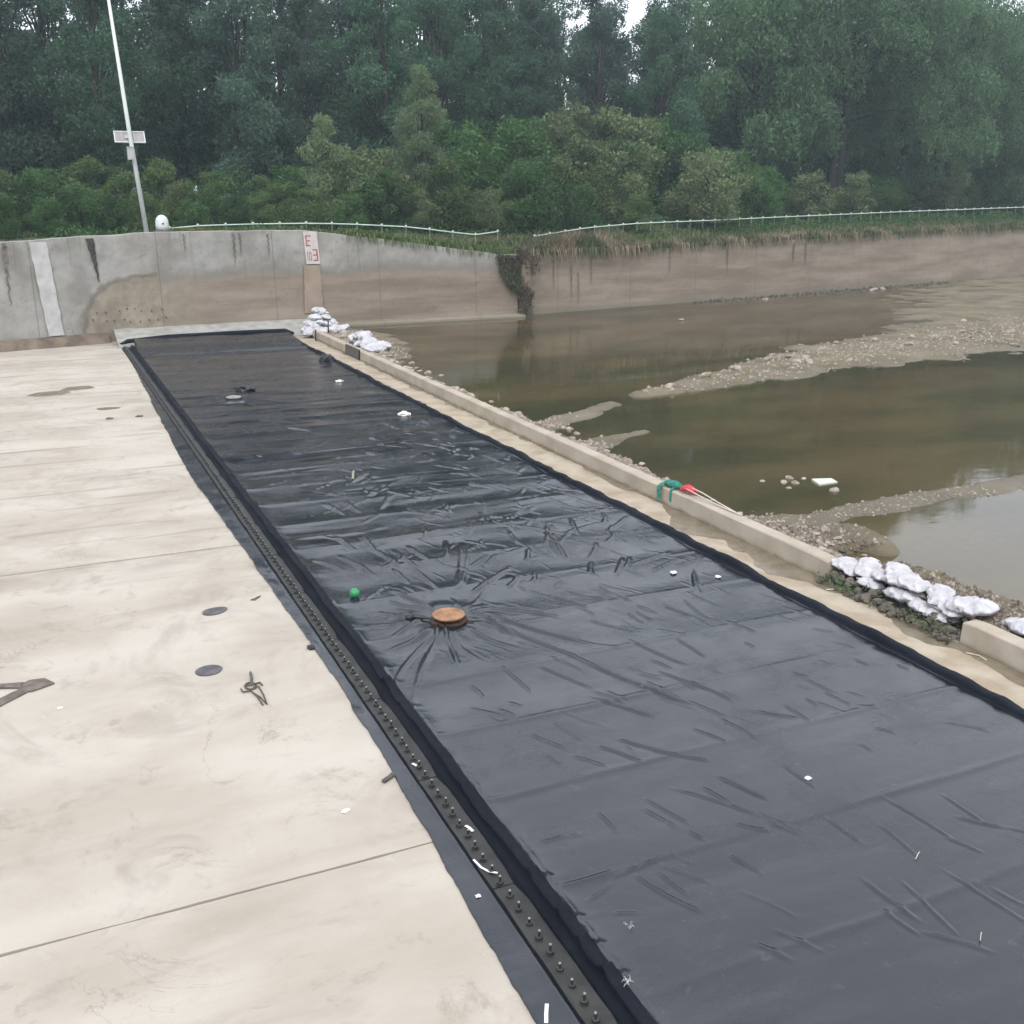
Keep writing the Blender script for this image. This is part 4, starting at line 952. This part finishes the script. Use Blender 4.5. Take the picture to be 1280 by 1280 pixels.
# ================================================================== POLE, GAUGE, RAIL
pole = tag(empty('solar_pole', (4.93, 50.35, 4.55)), 'tall leaning white pole with a solar panel on top of the wall', 'pole')
mb = MB(); mb.tube([(0, 0, 0), (-.30, .05, 4.2), (-.66, .1, 10.6)], [.105, .09, .06], 12); obj('mast', mb.mesh('mast', 'paint_white', True), pole)
mb = MB(); mb.box(-.24, -.22, 0, .24, .22, .05); obj('base_plate', mb.mesh('base_plate', 'box_grey'), pole)
pn = empty('panel_tmp', (0, 0, 0)); bpy.data.objects.remove(pn)
mb = MB(); mb.box(-.64, -.02, -.26, .62, .02, .26); sp = obj('solar_panel', mb.mesh('solar_panel', 'panel_back'), pole, (-.29, .24, 4.08), (R(-28), 0, 0))
mb = MB(); mb.box(-.6, .022, -.23, .58, .03, .23); obj('cell_face', mb.mesh('cell_face', 'panel_cell'), sp)
mb = MB()
for (a, b, c_, d) in [(-.65, -.27, .63, -.235), (-.65, .235, .63, .27), (-.65, -.235, -.61, .235), (.59, -.235, .63, .235)]: mb.box(a, -.045, b, c_, .015, d)
obj('panel_frame', mb.mesh('panel_frame', 'paint_white'), sp)
mb = MB(); mb.box(-.22, -.09, -.1, .06, -.03, .04); mb.box(.15, -.06, -.2, .19, -.03, .2); mb.box(-.36, -.06, -.2, -.32, -.03, .2); obj('bracket', mb.mesh('bracket', 'box_grey'), sp)
mb = MB(); mb.box(-.14, -.1, -.26, .12, .1, .24); mb.box(-.16, -.12, .24, .14, .12, .27); obj('control_box', mb.mesh('control_box', 'box_grey'), pole, (-.36, -.16, 3.4))
wd = tag(empty('domed_cabinet', (5.62, 50.35, 4.6)), 'small white round-topped cabinet at the foot of the leaning pole', 'cabinet')
mb = MB(); mb.lathe([(.27, .1), (.28, .3), (.27, .5), (.22, .64), (.12, .74), (.02, .77)], 16, sx=1.05); obj('cover', mb.mesh('cover', 'paint_white', True), wd)
mb = MB(); mb.box(-.42, -.3, 0, .42, .3, .1); obj('plinth', mb.mesh('plinth', 'dark_wood'), wd)
mb = MB(); mb.box(-.03, -.30, .36, .05, -.27, .42); obj('latch', mb.mesh('latch', 'dark_wood'), wd)

GB = tag(empty('gauge_board', (12.26, wall_y(12.26, 3.1) - .06, 3.08), 0), 'white water-level gauge board with faded red marks fixed to the wall', 'gauge board')
mb = MB(); mb.add([(-.28, 0, 0), (.38, 0, 0), (-.36, .075, 1.5), (.30, .075, 1.5), (-.28, .03, 0), (.38, .03, 0), (-.36, .105, 1.5), (.30, .105, 1.5)],
                  [(0, 1, 3, 2), (5, 4, 6, 7), (4, 0, 2, 6), (1, 5, 7, 3), (2, 3, 7, 6), (4, 5, 1, 0)])
obj('board', mb.mesh('board', 'gauge_white'), GB)
def mark(x0, z0, x1, z1):
    mb = MB(); f = lambda z: -.08 * z / 1.5
    y0, y1 = .05 * z0 - .006, .05 * z1 - .006
    mb.add([(x0 + f(z0), y0, z0), (x1 + f(z0), y0, z0), (x1 + f(z1), y1, z1), (x0 + f(z1), y1, z1), (x0 + f(z0), y0 + .005, z0), (x1 + f(z0), y0 + .005, z0), (x1 + f(z1), y1 + .005, z1), (x0 + f(z1), y1 + .005, z1)],
           [(0, 1, 2, 3), (7, 6, 5, 4), (0, 4, 5, 1), (1, 5, 6, 2), (2, 6, 7, 3), (3, 7, 4, 0)])
    obj('red_mark', mb.mesh('red_mark', 'gauge_red'), GB)
mark(-.20, .82, -.14, 1.32)                                                    # upper E
for z in (.82, 1.04, 1.26): mark(-.137, z, .0 if z < 1.2 else .06, z + .06)
mark(.24, .14, .31, .68)                                                       # lower reversed E
for z in (.14, .38, .62): mark(.08, z, .237, z + .06)
mark(-.2, .16, -.17, .56); mark(-.12, .16, -.09, .56); mark(-.03, .16, .0, .56)  # worn figures 110
mark(-.087, .16, -.033, .2); mark(-.087, .52, -.033, .56)

def rail(pts, label, step=1.18):
    P = [Vector(p) for p in pts]; root = tag(empty('guard_rail', tuple(P[0])), label, 'railing')
    # smooth resample
    ls = [0]
    for a, b in zip(P[:-1], P[1:]): ls.append(ls[-1] + (b - a).length)
    n = max(2, int(ls[-1] / step)); Q = []
    A = np.array(pts)
    for k in range(n + 1):
        s = ls[-1] * k / n; Q.append(Vector([np.interp(s, ls, A[:, c]) for c in range(3)]))
    mb = MB(); mb.tube([q - P[0] for q in Q], .032, 7); obj('rail_pipe', mb.mesh('rail_pipe', 'rail_white', True), root)
    mb = MB(); mb.lathe([(.05, -.02), (.06, .03), (.05, .08), (.02, .10)], 8); mb.lathe([(.018, -.45), (.018, -.02)], 6, 1); me = mb.mesh('post', ['rail_white', 'rail_post'])
    for q in Q: obj('post', me, root, tuple(q - P[0]))
rail([(6.03, 51.2, 4.75), (7.39, 51.2, 4.86), (9.97, 51.2, 4.91), (12.94, 51.2, 4.92), (15.26, 51.2, 4.83), (17.76, 51.2, 4.69), (20.36, 51.2, 4.36), (21.48, 51.2, 4.25), (22.48, 51.2, 4.42)], 'low white pipe railing behind the grey wall, sagging towards the overgrown corner')
rail([(25.1, 52.2, 4.12), (29.07, 53.46, 4.5), (33.24, 54.68, 4.68), (40.28, 56.56, 4.78), (44.91, 57.69, 4.88), (58.92, 60.69, 5.15), (75.74, 63.7, 5.43), (100, 68.6, 5.6)], 'long white pipe railing above the tan wall along the dry grass')
mb = MB(); mb.box(-.5, -.25, 0, .6, .25, .1); tag(obj('coping_block', mb.mesh('coping_block', 'fillet'), None, (21.5, 50.9, 3.34), (0, .03, .05)), 'loose pale coping slab at the overgrown wall corner', 'slab')
# ================================================================== VEGETATION
def leaves(P, size, rng, mode='random', aspect=.5, droop=0.0):
    """leaf-shaped quads: tip, side, base, side; returns verts, faces"""
    n = len(P); P = np.asarray(P, float)
    u = rng.normal(size=(n, 3)); u[:, 2] -= droop; u /= np.linalg.norm(u, axis=1)[:, None]
    nn = rng.normal(size=(n, 3)); nn[:, 2] = np.abs(nn[:, 2]) + (1.4 if mode == 'up' else .5)
    w = np.cross(u, nn); w /= np.linalg.norm(w, axis=1)[:, None] + 1e-9
    L = (size * rng.uniform(.6, 1.4, n))[:, None]; k = np.cross(w, u)
    V = np.stack([P + u * L * .5, P + w * L * aspect * .5 + k * L * .10, P - u * L * .5, P - w * L * aspect * .5 + k * L * .10], 1)
    return V.reshape(-1, 3), np.arange(4 * n).reshape(-1, 4)
def limbs(mb, base, tips, r0, rng):
    for t in tips:
        t = Vector(t); h = base + (t.z - base) * rng.uniform(.35, .65); st = Vector((0, 0, h)); m_ = (st + t) / 2 + Vector((rng.normal(0, .25), rng.normal(0, .25), .25))
        mb.tube([st, m_, t], [r0 * .45, r0 * .28, r0 * .08], 5, cap=False)
def make_tree(seed, H, Rr, zb, n, size, mat, lobes=34, lr=(.8, 1.6), r0=.18, aspect=.5, lean=.0, shape=.75, fill=.55):
    rng = np.random.RandomState(seed); C = []; Rl = []
    for k in range(lobes):
        t = (k + rng.rand()) / lobes; z = zb + (H - zb) * t
        pr = Rr * max(.12, math.sin(math.pi * min(.97, t * shape + .18)) ** .8)
        a = rng.rand() * 6.28; q = pr * math.sqrt(rng.rand()) * .9
        C.append((q * math.cos(a), q * math.sin(a), z)); Rl.append(rng.uniform(*lr) * (1.1 - .45 * t))
    C = np.array(C); Rl = np.array(Rl); w = Rl ** 2; idx = rng.choice(lobes, n, p=w / w.sum())
    d = rng.normal(size=(n, 3)); d /= np.linalg.norm(d, axis=1)[:, None]
    rad = Rl[idx] * (fill + (1 - fill) * rng.rand(n)) * (1 + .25 * rng.normal(size=n) * .5)
    P = C[idx] + d * rad[:, None] * np.array([1, 1, .8]); P[:, 2] = np.maximum(P[:, 2], .15)
    V, F = leaves(P, size, rng, 'up' if H < 10 else 'random', aspect=aspect)
    crown = fast_mesh('crown', V, F, mat, False)
    mb = MB(); top = H * .9
    mb.tube([(0, 0, -.3), (rng.normal(0, .08), rng.normal(0, .08), H * .3), (rng.normal(0, .2), rng.normal(0, .2), H * .6), (rng.normal(0, .25), rng.normal(0, .25), top)], [r0 * 1.15, r0 * .85, r0 * .5, r0 * .1], 8)
    limbs(mb, zb * .8, C[::2], r0, rng)
    return crown, mb.mesh('trunk', 'bark', True)
def make_willow(seed, H, Rr, n_str, per, size, mat, r0=.25, trunks=2):
    """lobed crown whose outer twigs hang in loose curtains"""
    rng = np.random.RandomState(seed); P = []; tips = []; nl = 46
    for k in range(nl):
        a = rng.rand() * 6.28; q = Rr * math.sqrt(rng.rand()) * .95; hi = H * (.60 + .34 * math.sqrt(max(0, 1 - (q / Rr) ** 2)))
        tips.append((q * math.cos(a), q * math.sin(a), H * .17 + (hi - H * .17) * rng.rand() ** .6))
    for k in range(n_str):
        c = tips[rng.randint(nl)]; R_ = 1.25; d = rng.normal(size=3); d /= np.linalg.norm(d); d[2] = abs(d[2]) * .7
        x0, y0, z0 = c[0] + d[0] * R_, c[1] + d[1] * R_, c[2] + d[2] * R_
        L = rng.uniform(.6, 2.0) * (1 + .6 * (rng.rand() < .15)); a = math.atan2(d[1], d[0]); s = rng.rand(per)
        sp = .10 + .16 * (1 - s)
        P.append(np.stack([x0 + .35 * math.cos(a) * np.sqrt(s) + rng.normal(0, 1, per) * sp, y0 + .35 * math.sin(a) * np.sqrt(s) + rng.normal(0, 1, per) * sp, np.maximum(z0 - L * s + rng.normal(0, .1, per), .9)], 1))
    P = np.concatenate(P); V, F = leaves(P, size, rng, aspect=.36, droop=1.0)
    crown = fast_mesh('crown', V, F, mat, False); mb = MB()
    for j in range(trunks):
        ox = (j - (trunks - 1) / 2) * .75
        mb.tube([(ox, 0, -.3), (ox + .15, .05, H * .25), (ox * 1.6 + .2, .1, H * .5), (ox * 2.5, .2, H * .8)], [r0 * 1.1, r0 * .85, r0 * .55, r0 * .12], 9)
    limbs(mb, H * .25, tips[::2], r0, rng)
    return crown, mb.mesh('trunk', 'bark', True)

def plant(name, parts, x, y, s, rz, label, cat, group=None, z=None, sz=1.0):
    root = empty(name, (x, y, bank_z(x, y) if z is None else z), rz); root.scale = (s, s, s * sz)
    tag(root, label, cat, group)
    obj('trunk', parts[1], root); obj('crown', parts[0], root)
    return root

rng = np.random.RandomState(77)
TALL = [make_tree(201 + k, 15.5, 3.3, 2.2, 27000, .21, 'leaf_forest' if k % 2 else 'leaf_grey', 46, (.8, 1.5), .2, .5) for k in range(4)]
WILLOW = [make_willow(301, 17, 5.0, 2100, 20, .25, 'leaf_willow', .28, 2), make_willow(302, 16, 4.6, 1900, 20, .25, 'leaf_willow', .22, 1)]
SHRUB = [make_tree(401 + k, 3.0, 1.6, .35, 8000, .12, ['leaf_shrub', 'leaf_hedge', 'leaf_mixed'][k % 3], 24, (.45, .85), .06, .6, shape=.7) for k in range(6)]
CONE = [make_tree(451, 8.2, 1.75, .5, 20000, .16, 'leaf_light', 46, (.5, .95), .1, .35, shape=.8), make_tree(452, 5.6, 1.7, .4, 13000, .15, 'leaf_light', 34, (.5, .85), .08, .4, shape=.85)]

# tall wood behind the bank, three loose rows
LAND = [(-99, 8, 'the leaning pole'), (8, 17, 'the gauge board'), (17, 25, 'the feathery young tree'), (25, 37, 'the overgrown wall corner'), (37, 52, 'the dry wall-top grass'), (52, 70, 'the twin-trunk willow'), (70, 999, 'the far willows')]
def landmark(x, y):
    q = x * 57.0 / y              # the spot on the bank that lies in front of it
    return [n for a_, b_, n in LAND if a_ <= q < b_][0]
def wood(off, x0, x1, step, smin, smax, row):
    x = x0
    while x < x1:
        xx = x + rng.uniform(-1.2, 1.2); yy = float(wy(xx)) + off + rng.uniform(-2.5, 2.5)
        s = rng.uniform(smin, smax); u = math.degrees(math.atan2(xx, yy))
        if 27 < u < 36.5: s *= .98 if off > 20 else 1.0      # lower crowns, open sky above
        v = rng.randint(4); look = 'dark green' if v % 2 else 'grey-green'
        plant('tall_tree', TALL[v], xx, yy, s, rng.rand() * 6.28, f'tall {look} tree in the {row} row of the wood behind {landmark(xx, yy)}', 'tree', f'{row} row of the wood', sz=rng.uniform(.95, 1.1))
        x += step * rng.uniform(.8, 1.2)
wood(15, -6, 44, 4.4, .85, 1.0, 'front')
wood(24, -7, 125, 4.6, 1.02, 1.2, 'middle')
wood(36, -8, 150, 5.0, 1.12, 1.3, 'back')
# willows over the tan wall
for (x, y, v, s, rz, lab) in [(60.3, 69.2, 0, 1.34, .3, 'big drooping willow with two bare trunks above the tan wall'), (69, 71, 1, 1.35, 1.2, 'broad willow just beyond the twin-trunk willow'),
                              (77, 74, 0, 1.3, 2.2, 'willow at the far end of the tan wall'), (88, 77, 1, 1.3, .5, 'outermost willow beyond the end of the row above the tan wall'), (99, 80.5, 0, 1.3, 1.0, 'willow past the last railing posts, beyond the outermost of the row'), (110, 84, 1, 1.3, 2.0, 'last willow on the bank, far past the end of the railing'), (53.5, 71, 1, 1.3, 2.9, 'slimmer willow standing between the wood and the twin-trunk willow')]:
    plant('willow_tree', WILLOW[v], x, y, s, rz, lab, 'tree')
# pale young trees among the shrubs
plant('young_tree', CONE[0], 20.2, 56.4, 1.0, .4, 'tall pale feathery young tree rising from the shrubs', 'tree')
plant('young_tree', CONE[1], 15.0, 57.0, 1.0, 1.1, 'shorter pale young tree in the shrubs near the gauge board', 'tree')
plant('young_tree', CONE[1], 34.5, 66, .95, 2.0, 'pale bushy young tree behind the dry grass at the wall bend', 'tree')
plant('young_tree', CONE[1], 31.0, 65, .9, 3.0, 'pale young tree with a rounded top among the vine-covered shrubs', 'tree')
# shrubs, near hedge on the left and taller thicket on the right
LOOK = ['olive-tinged bushy shrub', 'deep green leafy shrub', 'pale yellowish-green shrub', 'olive-tinged bushy shrub', 'deep green leafy shrub', 'pale yellowish-green shrub']
def shrub(v, xx, yy, s, where, group):
    d = yy - float(wy(xx)); pos = 'by the railing' if d < 5.5 else ('under the wood' if d > 9.5 else 'mid-bank')
    plant('shrub', SHRUB[v], xx, yy, s, rng.rand() * 6.3, f'{LOOK[v]} {pos} behind {landmark(xx, yy)}', 'shrub', group)
x = -5.0
while x < 16:
    for off, sc in ((4.0, .62), (6.8, .82), (10, 1.0)):
        xx = x + rng.uniform(-.6, .6); yy = float(wy(xx)) + off + rng.uniform(-.6, .6)
        shrub(rng.choice([0, 1, 3, 4]), xx, yy, sc * rng.uniform(.8, 1.1), '', 'shrubs on the bank')
    x += 2.0
for k in range(36):
    xx = 15.5 + 31.5 * (k + rng.rand()) / 36; yy = float(wy(xx)) + rng.choice([rng.uniform(3.4, 5.5), rng.uniform(6, 9), rng.uniform(9, 14)])
    d = yy - float(wy(xx)); s = (.74 + d * .085) * rng.uniform(.6, 1.35)
    shrub(rng.choice([0, 1, 2, 4, 5, 3, 2]), xx, yy, s, '', ('shrubs on the bank'))
for k in range(44):
    xx = 46 + 62 * ((k * .618) % 1); yy = float(wy(xx)) + (rng.uniform(5, 10) if k < 16 else rng.uniform(13, 26))
    shrub(rng.choice([1, 4, 2]), xx, yy, rng.uniform(.8, 1.25) * (1 if k < 16 else 1.5), '', 'shrubs on the bank')

for k in range(20):
    xx = 38 + 4.2 * k + rng.uniform(-1, 1); yy = float(wy(xx)) + rng.uniform(28, 32)
    shrub(rng.choice([1, 4]), xx, yy, rng.uniform(1.7, 2.1), '', 'shrubs on the bank')
# ground cover and grasses: nobody could count these
def cover(name, n, x0, x1, o0, o1, size, mat, label, seed, h=(.05, .5)):
    r = np.random.RandomState(seed); X_ = r.uniform(x0, x1, n); O = r.uniform(o0, o1, n); Y_ = wy(X_) + O
    B = np.array([bank_z(a, b) for a, b in zip(X_, Y_)]); hh = h[0] + (h[1] - h[0]) * r.rand(n) * np.clip(.5 + .7 * vnoise(X_ * .5, Y_ * .5, seed), .1, 1.3)
    V, F = leaves(np.stack([X_, Y_, B + hh], 1), size, r, 'up', .5)
    return stuff(obj(name, fast_mesh(name, V, F, mat, False)), label)
cover('ground_cover', 42000, -8, 50, .9, 14, .17, 'leaf_hedge', 'low green weeds carpeting the bank behind the walls', 501, (.02, .7))
cover('ground_cover', 26000, 40, 95, 1.2, 12, .2, 'leaf_hedge', 'low green weeds under the willows', 502, (.02, .6))
def blades(name, n, xf, seed, mat, label, L=(.25, .6), hang=.4, w=.022):
    r = np.random.RandomState(seed); V = []; F = []
    for k in range(n):
        x, y, z, out = xf(r); a = r.rand() * 6.28; l = r.uniform(*L); lean = r.uniform(.2, .9)
        hd = -1 if r.rand() < hang else 1
        d = np.array([math.cos(a) * lean, math.sin(a) * lean * .5 - (.5 * out if hd < 0 else 0), 0]) * l
        p0 = np.array([x, y, z]); p1 = p0 + d * .5 + np.array([0, 0, l * .45]); p2 = p0 + d + np.array([0, 0, l * (.75 if hd > 0 else -.55)])
        s = np.array([-math.sin(a), math.cos(a), 0]) * w
        i = len(V); V += [p0 - s, p0 + s, p1 + s * .8, p1 - s * .8, p2]; F += [(i, i + 1, i + 2, i + 3), (i + 3, i + 2, i + 4, i + 4)]
    Fq = [f for f in F if len(set(f)) == 4]; Ft = [f[:3] for f in F if len(set(f)) == 3]
    me = mesh(name, V, Fq + Ft, mat); return stuff(obj(name, me), label)
def on_right(r):
    x = 24 + 66 * r.rand() ** 1.3; c = .5 + .5 * float(vnoise(np.array(x * .7), np.array(0.), 601)); d = abs(r.normal(.25, .5)) * (.5 + c)
    return x, float(wy(x)) + .17 + d, float(wt(x)) - .06 + min(.25, d * .2), 1.0
blades('dry_grass', 15000, on_right, 602, 'grass_dry', 'straw-coloured dry grass tumbling over the top of the tan wall', (.25, .85), .5, .03)
def on_right2(r):
    x = 24 + 66 * r.rand() ** 1.3; d = r.uniform(.3, 2.6); return x, float(wy(x)) + .2 + d, bank_z(x, float(wy(x)) + .2 + d), 1.0
blades('grass', 9000, on_right2, 603, 'grass_green', 'green grass along the railing above the tan wall', (.25, .7), .1, .03)
def on_left(r):
    x = r.uniform(5.8, 23.2); d = r.uniform(.65, 2.4); return x, float(wy(x)) + .22 + d, float(np.maximum(bank_z(x, float(wy(x)) + d), wt(x) - .2)), .6
blades('grass', 9000, on_left, 604, 'grass_green', 'green grass and weeds between the grey wall and its railing', (.2, .55), .15, .03)
def on_slope(r):
    x = r.uniform(14, 23.2); d = r.uniform(.1, .7); return x, float(wy(x)) + .2 + d, float(wt(x)) - .02, 1.0
blades('grass', 4200, on_slope, 605, 'grass_green', 'weeds spilling over the sloping top of the grey wall', (.25, .6), .45, .035)
def dry_clump(r):
    x = r.normal(27.5, 1.3); d = r.uniform(.3, 1.6); return x, float(wy(x)) + d, 3.3 + .2 * d, .5
blades('dry_grass', 1700, dry_clump, 606, 'grass_dry', 'tall clump of dead reddish stalks beside the overgrown corner', (.5, 1.3), .1, .022)
# dead creepers hanging down the corner
r = np.random.RandomState(610); P = []
for k in range(420):
    t = r.rand(); x = 22.0 + 1.7 * t + r.normal(0, .12); ztop = 3.2 - 1.9 * t + r.normal(0, .18) if r.rand() < .7 else 3.2
    L = r.uniform(.2, .9) * (1.2 if t < .3 else 1.0)
    for s in np.linspace(0, 1, 7): P.append((x + .08 * math.sin(6 * s + k) + .25 * s, wall_y(min(x, 23.4), 1.5) - .12 - .12 * r.rand(), max(.15, ztop - L * s)))
for k in range(300): P.append((r.normal(23.5, .22), 49.9 + r.normal(0, .12), abs(r.normal(0, .9)) + .12))
for k in range(900): P.append((r.normal(23.6, .45), 50.6 + r.normal(0, .35), 2.6 + r.normal(.4, .4)))
V, F = leaves(np.array(P), .2, r, aspect=.3, droop=1.6)
tag(obj('dead_creeper', fast_mesh('dead_creeper', V, F, 'dead_creeper', False)), 'curtain of dead brown creeper hanging over the corner of the walls', 'creeper')
# weeds in the breach under the sandbags
P = [(r.uniform(11.1, 11.5), r.choice([r.normal(12.0, .25), r.normal(10.1, .25), r.uniform(9.8, 12.3)]), r.uniform(.02, .16)) for k in range(300)]
V, F = leaves(np.array(P), .06, r, 'up', .45)
stuff(obj('breach_weeds', fast_mesh('breach_weeds', V, F, 'leaf_hedge', False)), 'small green weeds growing among the dark stones of the breach')

# ---- thin damp air that pales the far trees
hz = bpy.data.materials.new('thin_haze'); hz.use_nodes = True; hz.node_tree.nodes.clear()
pv = hz.node_tree.nodes.new('ShaderNodeVolumePrincipled'); ho = hz.node_tree.nodes.new('ShaderNodeOutputMaterial')
pv.inputs['Color'].default_value = (.76, .92, 1.0, 1); pv.inputs['Density'].default_value = .0008; pv.inputs['Anisotropy'].default_value = .2
hz.node_tree.links.new(pv.outputs[0], ho.inputs['Volume'])
mb = MB(); mb.box(-3100, -3100, -2.5, 3100, 3100, 34); me = mesh('haze', mb.v, mb.f); me.materials.append(hz)
o = obj('haze', me); o['kind'] = 'stuff'; o['label'] = 'thin damp haze in the air'
